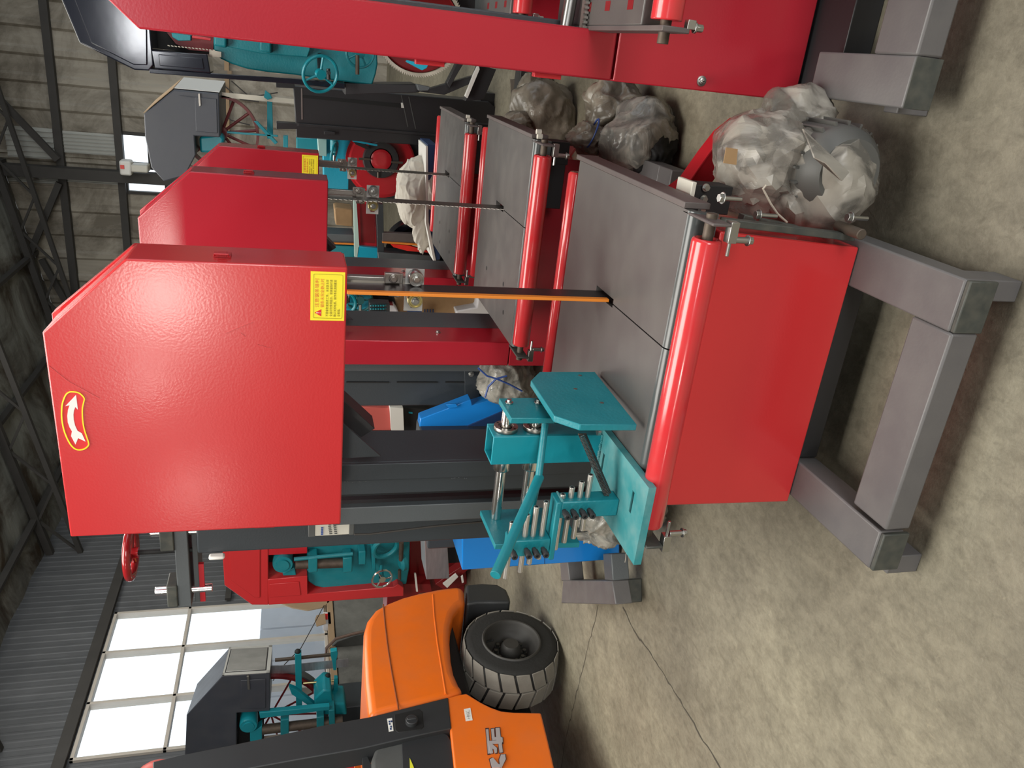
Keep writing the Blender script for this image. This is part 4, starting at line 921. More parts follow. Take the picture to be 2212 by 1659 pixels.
# --- glossy black log band saw behind the right edge saw
Y1 = 5.6
a = P(820,120,Y=Y1)
k1 = thing('log_band_saw', 'glossy black band saw with teal carriage and two spoked handwheels', 'band saw', (a.x, Y1+.3, 0))
ext([(60,-260),(133,0),(172,93),(290,151),(322,153),(332,141),(325,66),(322,-260)], Y1, .45).build('upper_wheel_cover', M['black'], k1, .008, seg=3)
ext([(168,-200),(160,0),(196,93),(288,140),(318,141),(314,-200)], Y1-.012, .012).build('raised_cover_panel', M['black'], k1, .008, seg=3)
ext([(326,108),(448,118),(455,158),(334,148)], Y1-.01, .25).build('side_panel', M['black'], k1, .006)
ext([(342,117),(437,126),(441,150),(345,142)], Y1-.018, .01).build('raised_side_panel', M['black'], k1, .004)
ext([(322,148),(456,158),(640,170),(745,180),(745,192),(640,182),(456,168),(322,158)], Y1, .45).build('outer_post', M['black'], k1, .004)
ext([(320,60),(462,80),(462,118),(455,122),(440,116),(330,104)], Y1+.25, .08).build('inner_back_plate', M['dark'], k1, 0)
ext([(360,70),(380,95),(410,108),(460,112),(462,70)], Y1+.22, .02).build('wheel_disc', M['darkred'], k1, 0)
mb = MB(); 
for i in range(14):
    x = 362+i*7.5; mb.prism(pxy([(x,97+i*.75),(x+5,98.5+i*.75),(x+5,100.5+i*.75),(x,99+i*.75)], Y=Y1+.1), (0,.004,0))
mb.prism(pxy([(452,108),(478,112),(478,124),(452,122)], Y=Y1+.1), (0,.004,0)); mb.build('toothed_band', M['bladewhite'], k1, 0)['kind'] = 'stuff'
ext([(461,-200),(461,82),(462,114),(477,127),(500,138),(535,149),(580,156),(639,162),(730,175),(760,179),(804,184),(812,160),(816,138),(815,121),(815,-200)], Y1+.12, .18).build('carriage_plate', M['teal'], k1, .01)
ext([(486,-200),(487,100),(566,116),(664,124),(670,108),(668,-200)], Y1+.0, .12).build('slide_block', M['teal'], k1, .006)
for (xa, xb, ya, yb) in ((461,489,-60,104),(560,586,-60,116)): ext([(xa,ya),(xa,yb-6),(xb,yb),(xb,ya)], Y1-.06, .08).build('slide_collar', M['teal'], k1, .012)
ext([(370,71),(412,76),(412,88),(385,88),(372,80)], Y1+.02, .08).build('clamp_lug', M['teal'], k1, .004)
ext([(415,76),(456,82),(456,88),(415,82)], Y1, .05).build('red_clamp_bar', M['red2'], k1, .003)
q = P(692,122,Y=Y1-.1); w = P(692,160,Y=Y1-.28)
h1 = wheelface(692,160,Y1-.28, .108, .010, 3, 'handwheel', M['tealback'], k1, (.25,1,.35), rot=.9)
MB().cyl(P(690,120,Y=Y1+.1), P(692,158,Y=Y1-.26), .016, n=14).build('handwheel_shaft', M['satin'], k1, 0)
c = P(709,156,Y=Y1-.3); MB().cyl(c, c+V((0,-.10,.0)), .012, n=12).cyl(P(709,148,Y=Y1-.32),P(710,172,Y=Y1-.32),.012,n=12).build('crank_knob', M['satin'], k1, .002)
wheelface(778,114,Y1-.1, .088, .009, 4, 'handwheel', M['teal'], k1, (.1,1,.2))
MB().cyl(P(772,119,Y=Y1-.15),P(772,161,Y=Y1-.15),.013,n=12).build('crank_grip', M['shaft'], k1, .001)
# lower wheel and legs
c = P(905,60,Y=Y1+.1); d = (P(905,168,Y=Y1+.1)-c).length
lw = MB().lathe(c, (0,1,0), [(.02,0),(d*.86,.0),(d*.88,-.01),(d*.90,.0),(d*.90,.06),(.02,.06)], 60).build('lower_wheel', M['darkred'], k1, 0)
band = MB(); n = 120
for i in range(n):
    a0 = 2*math.pi*i/n; a1 = 2*math.pi*(i+1)/n; r0 = d*.905
    band.prism([c+V((math.cos(a0)*r0,-.02,math.sin(a0)*r0)), c+V((math.cos(a1)*r0,-.02,math.sin(a1)*r0)), c+V((math.cos(a1)*d,-.02,math.sin(a1)*d)), c+V((math.cos(a0)*(d*.955),-.02,math.sin(a0)*(d*.955)))], (0,.02,0))
band.build('toothed_band', M['bladewhite'], lw, 0)['kind'] = 'stuff'
ext([(880,130),(925,140),(922,147),(912,152),(878,134)], Y1-.1, .06).build('blade_scraper', M['cyan'], k1, .002)
ext([(745,180),(815,182),(900,182),(908,195),(905,200),(745,205)], Y1+.1, .3).build('lower_beam', M['satin'], k1, .005)
ext([(900,182),(930,188),(925,196),(905,196)], Y1, .1).build('grey_cap', M['column2'], k1, .003)
mb = ext([(905,198),(1025,163),(1030,175),(960,205)], Y1+.1, .08); mb.build('diagonal_brace', M['satin'], k1, .003)
ext([(995,120),(1012,120),(985,165),(972,190),(965,180)], Y1+.05, .08).build('inner_leg', M['satin'], k1, .003)
ext([(1035,140),(1072,150),(1045,215),(1005,218)], Y1+.1, .1).build('splayed_leg', M['satin'], k1, .003)
ext([(1024,160),(1034,140),(1036,150),(1010,212),(1005,208)], Y1+.05, .04).build('pale_leg_edge', M['white'], k1, 0)
b_ = P(1080,150,Y=Y1+.1)
MB().box(b_.x-.25, b_.x+.9, Y1+.1, Y1+.25, 0, .08).build('base_rail', M['satin'], k1, .004)
MB().box(.2, .9, Y1+.15, Y1+.4, .08, 1.1).build('machine_body', M['satin'], k1, .01)
# --- tall black machine column behind the farthest saw
Y2 = 6.7
a = P(900,260,Y=Y2); k2 = thing('machine_column', 'tall satin black machine column with long slot and two prongs on top', 'machine column', (a.x, Y2+.2, 0))
ext([(633,185),(700,191),(870,203),(1056,220),(1070,232),(1078,247),(1078,300),(960,318),(900,313),(640,297)], Y2, .35).build('column_body', M['satin'], k2, .008)
ext([(597,264),(640,267),(643,279),(597,279)], Y2, .12).build('prong', M['satin'], k2, .003); ext([(596,177),(636,181),(636,191),(596,189)], Y2, .12).build('prong', M['satin'], k2, .003)
ext([(652,205),(866,224),(866,233),(652,211)], Y2-.004, .004).build('slot', M['dark'], k2, 0)
ext([(650,191),(653,191),(654,258),(651,258)], Y2-.006, .004).build('bright_edge', M['steel'], k2, 0)
ext([(866,222),(870,222),(873,233),(867,233)], Y2-.006, .004).build('bright_edge', M['white'], k2, 0)
ext([(643,266),(955,290),(955,296),(643,272)], Y2-.03, .03).build('raised_strip', M['satin'], k2, .003)
ext([(700,283),(724,285),(724,292),(700,290)], Y2-.045, .015).build('latch', M['satin'], k2, .003)
ext([(866,206),(868,206),(882,274),(880,274)], Y2-.004, .004).build('seam', M['hoodgrey'], k2, 0); ext([(882,209),(884,209),(899,278),(897,278)], Y2-.004, .004).build('seam', M['hoodgrey'], k2, 0)
a = P(1078,300,Y=Y2); MB().box(a.x-.1, a.x+.35, Y2+.05, Y2+.35, 0, .12).build('foot_rail', M['satin'], k2, .004)
# --- black band saw far behind, with spoked wheel
def far_saw(Y3, face, vec, label, m, m_side, side_quad=None, slope_quad=None):
    pts = [P(x, y, Y=Y3) for x, y in face]; cx = sum(p.x for p in pts)/len(pts)
    k = thing('log_band_saw', label, 'band saw', (cx, Y3+.4, 0))
    MB().prism(pts, vec).build('upper_wheel_cover', m, k, .01, seg=3); return k
Y3 = 8.0
vec3 = P(380,166,Y=8.8) - P(375,194,Y=8.0); vec3.z = 0
f3 = [(311,247),(375,194),(473,203),(475,297),(420,294),(423,335),(400,380),(354,392),(327,362),(313,294)]
k3 = far_saw(Y3, f3, vec3, 'far slate black band saw with spoked red wheel by the back wall', M['slate'], None)
ext([(385,206),(468,214),(470,288),(423,284),(421,212)], Y3-.012, .012).build('raised_panel', M['slate'], k3, .006)
ext([(428,202),(432,202),(434,228),(430,230)], Y3-.03, .03).build('latch', M['steel'], k3, .002)
s = MB(); q = [P(375,194,Y=Y3-.002), P(473,203,Y=Y3-.002)]; nx = V((.006,0,0))
s.prism([q[0]+nx+vec3*.06, q[1]+nx+vec3*.06, q[1]+nx+vec3*.94, q[0]+nx+vec3*.94], (.004,0,0)); s.build('painted_side_reflection', M['white'], k3, 0)  # white slab paints in the light reflected by the cover's side
s = MB(); n3 = V((.004,0,.006)); q = [P(311,247,Y=Y3), P(375,194,Y=Y3)]; s.prism([q[0]+n3+vec3*.04, q[1]+n3+vec3*.04, q[1]+n3+vec3*.96, q[0]+n3+vec3*.96], (.003,0,.004)); s.build('tan_top_panel', M['card'], k3, 0)
c = P(478,288,Y=Y3+.3); R = (P(478,206,Y=Y3+.3)-c).length
sw = MB().lathe(c, (0,1,0), [(R,0),(R,.09),(R*.93,.09),(R*.93,0),(R,0)], 56)
for i in range(12):
    g = 2*math.pi*i/12+.15; sw.cyl(c+V((0,.04,0)), c+V((math.cos(g)*R*.95,.04,math.sin(g)*R*.95)), .014, n=8)
sw.cyl(c-V((0,.02,0)), c+V((0,.10,0)), .06, n=20); sw.build('spoked_wheel', mat('spoke_maroon', (.17,.03,.03), .4), k3, 0)
ext([(476,199),(635,214),(635,224),(476,210)], Y3+.3, .004).build('saw_band', M['bladewhite'], k3, 0)
ext([(577,218),(588,219),(590,300),(577,300)], Y3+.35, .06).build('teal_arm', M['tealback'], k3, .004)
mb = ext([(573,195),(584,204),(588,212),(578,216),(570,210)], Y3+.25, .05); mb.build('blade_guide', M['tealback'], k3, .004)
mb = ext([(548,262),(556,262),(600,308),(594,312)], Y3+.2, .05); mb.prism(pxy([(490,284),(600,292),(600,296),(490,288)], Y=Y3+.2), (0,.03,0)); mb.prism(pxy([(612,294),(622,294),(622,322),(612,322)], Y=Y3+.2), (0,.1,0)); mb.build('teal_linkage', M['tealback'], k3, .003)
mb = ext([(430,296),(476,290),(484,300),(480,330),(432,330)], Y3+.1, .3); mb.build('teal_bearing_housing', M['tealback'], k3, .02)
ext([(640,297),(690,300),(690,345),(640,345)], Y3+.1, .5).build('machine_body', M['tealback'], k3, .01)
a = P(700,340,Y=Y3+.3); MB().box(a.x-.35, a.x+.45, Y3+.2, Y3+.8, 0, 1.25).build('machine_base', M['satin'], k3, .01)
# wires on the back wall
mb = MB()
for pts in ([(478,180),(520,215),(560,220)],[(500,175),(540,210),(600,200)],[(476,240),(500,260),(540,270)]): mb.tube(pxy(pts, Y=YB-.2), .012, 6)
tag(mb.build('wall_cables', M['wire'], None, 0), 'thin dark cables hanging on the back wall', 'cable')
tag(ext([(483,0),(493,0),(496,300),(486,300)], YB-.15, .08).build('wall_conduit', M['card'], None, 0), 'brownish vertical pipe on the back wall', 'pipe')
# cctv-like lamp under the back windows
lm = thing('wall_camera', 'small white security camera on a bracket between the back windows', 'camera', P(268,357,Y=YB-.5))
a = P(272,357,Y=YB-.5); MB().box(a.x-.13, a.x+.11, YB-.75, YB-.5, a.z-.12, a.z+.06).build('camera_body', M['white'], lm, .03); MB().box(a.x-.06,a.x+.06,YB-.78,YB-.5,a.z-.38,a.z-.12).build('camera_mount', M['offwhite'], lm, .02); MB().box(a.x-.02,a.x+.04,YB-.77,YB-.75,a.z-.02,a.z+.04).build('red_spot', M['redplastic'], lm, 0)
# --- cyan sharpener with red disc, behind the row
Y5 = 7.2
a = P(800,360,Y=Y5); k5 = thing('sharpening_machine', 'bright cyan machine with large red disc and ring hub behind the red saws', 'sharpening machine', (a.x, Y5+.2, 0))
ext([(697,284),(757,290),(752,424),(700,420)], Y5+.1, .3).build('cyan_panel', M['cyan'], k5, .006)
c = P(826,352,Y=Y5); R = (P(826,424,Y=Y5)-c).length
MB().lathe(c, (0,1,0), [(.0,0),(R*.95,0),(R,.01),(R,.06),(R*1.08,.06),(R*1.08,.12),(0,.12)], 60).build('red_disc', M['red2'], k5, 0)
c2 = P(823,345,Y=Y5-.05); MB().lathe(c2, (0,-1,0), [(.155,-.05),(.16,0),(.15,.03),(.10,.03),(.095,0),(.095,-.05)], 36).build('ring_hub', M['satin'], k5, 0)
MB().lathe(c2, (0,-1,0), [(.095,-.05),(.09,.02),(.05,.035),(.02,.03),(0,.03)], 28).build('red_hub', M['red2'], k5, 0)
mb = MB(); mb.cyl(P(775,343,Y=Y5-.1), P(800,344,Y=Y5-.1), .010, n=8); mb.cyl(P(845,350,Y=Y5-.1), P(870,352,Y=Y5-.1), .010, n=8); mb.cyl(P(817,372,Y=Y5-.1), P(817,384,Y=Y5-.1), .010, n=8); mb.build('hub_bolts', M['shaft'], k5, 0)
mb = ext([(758,300),(780,304),(802,322),(790,322),(768,312)], Y5-.15, .08); mb.build('dark_guard', M['dark'], k5, .004)
ext([(762,302),(815,312),(815,316),(762,306)], Y5-.2, .03).build('teal_strip', M['cyan'], k5, 0)
wheelface(722,328,Y5-.1, .085, .010, 4, 'handwheel', M['tealback'], k5, (.2,.3,1))
MB().cyl(P(721,302,Y=Y5-.1),P(721,326,Y=Y5-.1),.03,n=14).build('handwheel_boss', M['tealback'], k5, .004)
MB().cyl(P(722,335,Y=Y5-.1),P(722,362,Y=Y5-.1),.010,n=10).build('screw_rod', M['steel'], k5, 0)
ext([(686,300),(706,302),(706,338),(688,336)], Y5-.05, .2).build('pale_teal_block', mat('pale_teal', (.35,.55,.52), .5, var=.2), k5, .006)
a = P(905,360,Y=Y5+.1); MB().box(a.x-.5, a.x+.35, Y5+.05, Y5+.5, 0, .62).build('machine_base', M['satin'], k5, .01)
# --- white woven sack and slanted pale board
a = P(893,405,Y=6.3); tb = thing('woven_sack', 'crumpled white woven sack lying on a pale board behind the farthest saw', 'sack', (a.x, 6.3, a.z-.2))
b = P(893,335,Y=6.3); hh = (a-b).length
blob((a.x-.03,6.3,a.z-.02), (hh*1.02,.22,.155), 3.9, .18, 5).build('sack_body', M['cloth'], tb, 0, smooth=180)
a2 = P(925,400,Y=6.2); blob((a2.x,6.2,a2.z-.04), (hh*.8,.2,.12), 5.9, .25, 4).build('sack_fold', M['cloth'], tb, 0, smooth=180)
a3 = P(915,490,Y=6.2); blob((a3.x,6.2,a3.z), (.20,.06,.07), 2.9, .3, 4).build('loose_end', M['cloth'], tb, 0, smooth=180)
bench = thing('work_bench', 'dark bench with a pale sloping board edge under the white sack', 'bench', (P(950,450,Y=6.3).x, 6.3, 0))
ext([(920,316),(924,316),(926,480),(942,565),(937,565),(920,482)], 6.05, .4).build('pale_board', M['white'], bench, 0)
ext([(924,312),(945,314),(950,560),(942,562),(927,482)], 6.06, .4).build('bench_front', M['navy'], bench, 0)
a = P(940,450,Y=6.1); MB().box(a.x-.35, a.x+.35, 6.1, 6.45, 0, .5).build('bench_body', M['satin'], bench, .01)
# --- teal and red box machine with the black wheel
Y6 = 6.6
a = P(860,510,Y=Y6); k6 = thing('wheel_machine', 'teal machine with open red box and big black wheel behind the second saw', 'machine', (a.x, Y6+.2, 0))
ext([(766,434),(820,440),(820,532),(816,537),(774,533)], Y6+.05, .1).build('red_box', M['red2'], k6, .004)
ext([(778,440),(810,443),(810,526),(780,523)], Y6+.045, .01).build('box_inside', M['darkred'], k6, 0)
ext([(764,434),(770,434),(776,532),(772,556),(766,556)], Y6, .06).build('pale_teal_edge', mat('pale_teal_edge', (.45,.62,.56), .5), k6, 0)
ext([(773,532),(817,536),(816,560),(770,556)], Y6, .25).build('cyan_block', M['cyan'], k6, .006)
ext([(706,530),(765,532),(768,556),(715,556)], Y6+.1, .25).build('teal_block', M['teal'], k6, .006)
ext([(706,505),(765,507),(765,526),(706,524)], Y6+.12, .25).build('grey_bar', M['column2'], k6, .004)
ext([(706,524),(768,526),(768,529),(706,527)], Y6+.08, .02).build('orange_line', M['orangeguard'], k6, 0)
ext([(812,440),(828,442),(830,545),(816,545)], Y6-.05, .3).build('grey_post', M['column'], k6, .004)
c = P(900,545,Y=Y6+.1); R = (P(900,478,Y=Y6+.1)-c).length
MB().lathe(c, (0,1,0), [(R,0),(R,.16),(R*.80,.16),(R*.80,0),(R,0)], 50).build('black_wheel_rim', M['black'], k6, 0)
MB().lathe(c, (0,1,0), [(R*.80,.08),(.05,.08),(.05,.10),(R*.80,.10)], 40).build('wheel_web', M['dark'], k6, 0)
mb = ext([(826,503),(925,506),(930,528),(826,522)], Y6-.06, .06); mb.build('grey_guard', M['rail'], k6, .004)
ext([(843,527),(880,530),(929,543),(929,546),(880,542),(850,534)], Y6-.07, .04).build('red_guard_strip', M['redplastic'], k6, 0)
ext([(826,522),(929,528),(929,532),(880,529),(826,525)], Y6-.08, .03).build('orange_edge', M['orangeguard'], k6, 0)
ext([(816,545),(932,552),(932,566),(818,562)], Y6-.08, .2).build('lower_rail', M['column2'], k6, .004)
a = P(940,500,Y=Y6+.1); MB().box(a.x-.4, a.x+.3, Y6+.1, Y6+.6, 0, .45).build('machine_base', M['satin'], k6, .01)
ext([(722,450),(728,448),(762,452),(762,490),(725,486)], Y6+1.0, .25).build('timber_block', M['kraft'], None, .01)
o = bpy.data.objects['timber_block']; tag(o, 'rough timber block seen past the second saw cover', 'timber block')
# --- cyan machine with dark handwheel seen between blade and column
a = P(770,650,Y=5.7); k7 = thing('sharpening_machine', 'small cyan machine with dark teal handwheel seen beside the orange blade edge', 'sharpening machine', (a.x, 5.9, 0))
ext([(744,628),(802,631),(802,676),(744,676)], 5.7, .3).build('cyan_body', M['cyan'], k7, .006)
wheelface(778,648,5.62, .085, .011, 3, 'handwheel', mat('dark_teal_paint', (.005,.09,.09), .4), k7, (0,1,0), rot=.2)
wheelface(742,655,5.60, .085, .012, 3, 'handwheel', M['tealback'], k7, (0,1,0))
MB().cyl(P(778,658,Y=5.6),P(778,682,Y=5.6),.011,n=10).build('screw_rod', M['steel'], k7, 0)
ext([(802,634),(848,640),(848,655),(802,650)], 5.75, .2).build('dark_guard', M['dark'], k7, 0); ext([(802,652),(848,656),(850,660),(802,657)], 5.7, .05).build('maroon_strip', M['darkred'], k7, 0)
a = P(770,660,Y=5.8); MB().box(a.x-.10, a.x+.02, 6.02, 6.2, 0, 1.35).build('machine_base', M['satin'], k7, .01)
kt = thing('screw_rack', 'dark rack full of teal headed screws beside the paper parcel', 'rack', (P(820,668,Y=5.5).x, 5.5, .9))
ext([(798,654),(842,656),(842,682),(798,682)], 5.5, .1).build('rack_board', M['truckblack'], kt, .003)
mb = MB()
for i in range(18): 
    q = P(806+ (i % 6)*5.5, 659+(i//6)*7, Y=5.49); mb.cyl(q, q+V((0,-.02,.02)), .006, n=6)
mb.build('teal_screws', M['teal'], kt, 0)['kind'] = 'stuff'
kp = thing('paper_parcel', 'brown kraft paper parcel with white wrapping behind the blade', 'parcel', (P(940,665,Y=6.0).x, 6.0, .7))
MB().prism(pxy([(850,630),(1028,635),(1034,650),(1030,668),(1015,678),(990,684),(880,690),(862,686),(855,660)], Y=6.0), (0,.3,0)).build('kraft_wrapping', M['kraft'], kp, .02, seg=3)
MB().prism(pxy([(835,668),(848,655),(860,672),(866,690),(836,690)], Y=5.9), (0,.25,0)).build('white_sheet', M['paper'], kp, .01)
MB().prism(pxy([(985,672),(1030,664),(1034,645),(1060,668),(1060,690),(990,690)], Y=5.88), (0,.25,0)).build('white_sheet', M['paper'], kp, .01)
mb = MB()
for xa in (916,922,928,934): mb.prism(pxy([(xa,668),(xa+3,668),(xa+3,684),(xa,684)], Y=5.99), (0,-.004,0))
mb.build('printed_marks', M['navy'], kp, 0)
ext([(880,665),(911,667),(911,690),(880,690)], 5.85, .02).build('navy_card', M['navy'], kp, 0)
a = P(1000,690,Y=6.1); MB().box(a.x-.05, a.x+.3, 5.95, 6.3, 0, P(1040,680,Y=6.0).z).build('support_box', M['card'], kp, 0)
# --- machine with blue guards behind the main column
k8 = thing('blue_guard_machine', 'grey machine with bright blue curved belt guards behind the nearest saw', 'machine', (-2.3, 3.6, 0))
ext([(906,925),(908,905),(1017,863),(1020,876),(1078,858),(1090,900),(1085,925)], 3.8, .08).build('upper_blue_guard', M['blue'], k8, .004)
ext([(1000,925),(1083,890),(1110,905),(1110,930)], 3.79, .01).build('guard_side', M['navy'], k8, 0)
ext([(963,874),(985,872),(990,880),(970,882)], 3.785, .012).build('guard_lug', M['blue'], k8, .002)
bl = MB(); X8 = -2.10
top = [P(998,1230,Y=3.05), P(998,1150,Y=3.05)]
yb8 = 3.05
pts = [(998,1150),(1100,1150),(1200,1152),(1300,1158),(1330,1160),(1338,1170),(1339,1205),(1334,1211),(1300,1211),(1200,1218),(1100,1225),(998,1232)]
ext(pts, yb8, .32).build('lower_blue_guard', M['blue'], k8, .006)
MB().cyl(P(1176,1152,Y=yb8-.001), P(1176,1218,Y=yb8-.001), .0012, n=6).build('guard_seam', M['navy'], k8, 0)
# its small grey stand on the floor
MB().box(-2.55,-2.42, 2.98,3.75,.095,.17)
sa = P(1330,1306,Z=.17); sb = P(1212,1302,Z=.17)
def stand_z(pts, z0, z1, name, m, par): return MB().prism([V((p.x,p.y,z0)) for p in pxy(pts, Z=z1)], (0,0,z1-z0)).build(name, m, par, .005)
stand_z([(1330,1306),(1212,1303),(1216,1253),(1322,1254)], .085, .17, 'stand_beam', M['frame'], k8)
stand_z([(1230,1254),(1212,1255),(1208,1196),(1224,1196)], .085, .17, 'stand_beam', M['frame'], k8)
stand_z([(1324,1254),(1306,1253),(1302,1196),(1320,1196)], .085, .17, 'stand_beam', M['column2'], k8)
p_ = [P(1352,1303,Z=.085), P(1352,1252,Z=.085)]; q_ = P(1390,1303,Z=0); r_ = P(1390,1250,Z=0)
stand_z([(1352,1303),(1352,1252),(1322,1252),(1322,1303)], 0, .084, 'foot', M['framecap'], k8)
MB().box(-2.75,-2.0, 3.7, 3.9, 0, .17).build('foot', M['framecap'], k8, .004)
MB().box(-2.35,-1.9, 3.3, 3.9, .17, .95).build('machine_body', M['column'], k8, .01)
# bright gap pieces between the columns
k9 = thing('pale_red_cabinet', 'pale red cabinet with white post seen between two grey columns', 'cabinet', (P(810,905,Y=6.5).x, 6.5, 0))
ext([(765,878),(843,882),(845,930),(765,930)], 6.5, .3).build('red_panel', M['pink'], k9, .006)
ext([(842,880),(871,882),(873,930),(845,930)], 6.45, .1).build('white_post', M['white'], k9, .003)
ext([(871,880),(925,884),(925,930),(873,930)], 6.55, .1).build('dark_window', M['dark'], k9, .003)
ext([(883,890),(891,891),(891,894),(883,893)], 6.54, .01).build('lamp', M['cyan'], k9, 0)
a = P(850,905,Y=6.6); MB().box(a.x-.3, a.x+.3, 6.7, 6.95, 0, .9).build('cabinet_base', M['satin'], k9, .01)
# --- red log band saw with teal carriage (left)
Y7 = 5.8
a = P(760,1250,Y=Y7); k4 = thing('log_band_saw', 'red band saw with teal carriage and chrome handwheel beside the tall window', 'band saw', (a.x, Y7+.3, 0))
ext([(478,1080),(481,1200),(485,1265),(544,1307),(580,1307),(579,1080)], Y7, .4).build('upper_wheel_cover', M['red'], k4, .008, seg=3)
ext([(494,1080),(495,1200),(498,1253),(552,1293),(562,1291),(562,1080)], Y7-.012, .012).build('raised_cover_panel', M['red'], k4, .006)
ext([(578,1252),(664,1244),(664,1284),(850,1268),(860,1262),(872,1270),(872,1288),(700,1300),(580,1307)], Y7, .3).build('side_panel', M['red'], k4, .006)
ext([(582,1262),(646,1257),(650,1286),(582,1291)], Y7-.01, .01).build('raised_side_panel', M['red'], k4, .004)
ext([(578,1080),(664,1080),(664,1196),(578,1200)], Y7+.01, .3).build('inner_panel', M['red2'], k4, .006)
ext([(578,1196),(700,1190),(700,1262),(578,1258)], Y7+.25, .06).build('dark_opening', M['dark'], k4, 0)
ext([(663,1190),(663,1243),(666,1256),(680,1266),(701,1271),(760,1270),(838,1266),(878,1262),(884,1229),(886,1150),(663,1150)], Y7+.08, .15).build('carriage_plate', M['teal'], k4, .01)
c = P(611,1217,Y=Y7+.0); MB().lathe(c, (0,-1,0), [(0,-.15),(.082,-.15),(.085,.0),(.080,.02),(.055,.02),(.052,.035),(0,.035)], 36).build('end_flange', M['teal'], k4, 0)
ext([(610,1238),(636,1226),(640,1243),(612,1244)], Y7+.02, .08).build('clamp_lug', M['teal'], k4, .006)
MB().cyl(P(638,1219,Y=Y7), P(742,1216,Y=Y7), .042, n=24).build('slide_cylinder', M['shaft'], k4, .002)
for (xa, xb) in ((666,686),(741,761)): ext([(xa,1206),(xb,1204),(xb,1236),(xa,1238)], Y7-.06, .14).build('slide_collar', M['teal'], k4, .008)
MB().cyl(P(635,1208,Y=Y7-.04), P(762,1196,Y=Y7-.04), .018, n=12).build('link_rod', M['teal'], k4, 0)
ext([(775,1192),(790,1191),(790,1220),(775,1220)], Y7-.05, .12).build('stop_block', M['teal'], k4, .006)
ext([(802,1184),(810,1184),(812,1234),(804,1234)], Y7-.05, .12).build('flange_plate', M['teal'], k4, .006)
MB().torus(P(833,1182,Y=Y7-.05), (.2,1,.3), .11, .022, 30, 8).build('curved_arm', M['teal'], k4, 0)
c = P(867,1216,Y=Y7-.08); MB().lathe(c, (0,-.3,1), [(0,-.03),(.07,-.03),(.072,.0),(.04,.02),(0,.02)], 30).build('shaft_flange', M['teal'], k4, 0)
MB().cyl(P(867,1172,Y=Y7-.1), P(866,1210,Y=Y7-.1), .02, n=12).build('drive_shaft', M['shaft'], k4, 0)
MB().cyl(P(863,1231,Y=Y7-.1), P(863,1251,Y=Y7-.1), .015, n=12).build('crank_grip', M['shaft'], k4, 0)
wheelface(825,1250,Y7-.12, .088, .009, 3, 'handwheel', M['chrome'], k4, (.0,1,.2))
MB().cyl(P(823,1222,Y=Y7),P(825,1250,Y=Y7-.1),.018,n=12).build('handwheel_shaft', M['teal'], k4, 0)
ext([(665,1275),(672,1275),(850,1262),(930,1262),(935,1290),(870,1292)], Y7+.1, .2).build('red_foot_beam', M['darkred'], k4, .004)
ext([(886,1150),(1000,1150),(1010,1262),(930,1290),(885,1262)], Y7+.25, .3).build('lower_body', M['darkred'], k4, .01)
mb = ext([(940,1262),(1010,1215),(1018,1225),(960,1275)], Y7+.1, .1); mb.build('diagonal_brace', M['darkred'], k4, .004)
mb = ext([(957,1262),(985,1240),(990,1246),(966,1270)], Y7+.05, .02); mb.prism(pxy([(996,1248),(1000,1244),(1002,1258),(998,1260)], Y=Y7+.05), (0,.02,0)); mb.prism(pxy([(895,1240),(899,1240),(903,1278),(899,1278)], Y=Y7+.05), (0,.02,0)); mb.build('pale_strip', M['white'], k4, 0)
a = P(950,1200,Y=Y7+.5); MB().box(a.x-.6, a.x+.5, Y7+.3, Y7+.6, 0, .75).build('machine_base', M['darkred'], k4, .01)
# sheet metal chute in front of it
k10 = tag(ext([(917,1167),(966,1167),(971,1250),(921,1252)], 4.6, .25).build('metal_chute', M['sheet'], None, .004), 'peeling bare metal channel hanging behind the blue guard', 'metal channel')
cb = P(985,1208,Y=4.6)
MB().box(k10.location.x-.08, k10.location.x+.08, 4.66, 4.8, 0, P(966,1200,Y=4.6).z+.02).build('chute_post', M['satin'], k10, 0)
# --- black band saw at the far left
Y8 = 7.0
v8 = P(486,1398,Y=7.9) - P(480,1458,Y=Y8); v8.z = 0
f8 = [(480,1460),(583,1454),(583,1536),(511,1540),(511,1605),(508,1640),(398,1650),(401,1600),(403,1545)]
k11 = far_saw(Y8, f8, v8, 'dusty black band saw in front of the bright window at the far left', M['slate'], None)
q = [P(480,1460,Y=Y8), P(583,1454,Y=Y8)]; nx = V((.004,0,0)); s = MB()
s.prism([q[0]+nx+v8*.10+(q[1]-q[0])*.06, q[1]+nx+v8*.10-(q[1]-q[0])*.10, q[1]+nx+v8*.90-(q[1]-q[0])*.10, q[0]+nx+v8*.90+(q[1]-q[0])*.06], (.012,0,0)); s.build('bulged_side_panel', M['chrome2'] if 'chrome2' in M else M['black'], k11, .012)
s = MB()
for (t0, t1, u0, u1) in ((0,.08,0,1),(.92,1,0,1),(0,1,0,.04),(0,1,.92,1)): s.prism([q[0]+nx*.5+v8*t0+(q[1]-q[0])*u0, q[0]+nx*.5+v8*t0+(q[1]-q[0])*u1, q[0]+nx*.5+v8*t1+(q[1]-q[0])*u1, q[0]+nx*.5+v8*t1+(q[1]-q[0])*u0], (.006,0,0))
s.build('pale_panel_frame', mat('pale_edge_paint', (.5,.5,.47), .4), k11, 0)
ext([(533,1462),(538,1462),(540,1490),(535,1490)], Y8-.03, .03).build('latch', M['steel'], k11, .002)
ext([(520,1470),(574,1467),(574,1530),(520,1531)], Y8-.012, .012).build('raised_panel', M['slate'], k11, .006)
mb = MB(); c = P(585,1548,Y=Y8+.35); R = (P(585,1462,Y=Y8+.35)-c).length
sw = MB().lathe(c, (0,1,0), [(R,0),(R,.07),(R*.94,.07),(R*.94,0),(R,0)], 56)
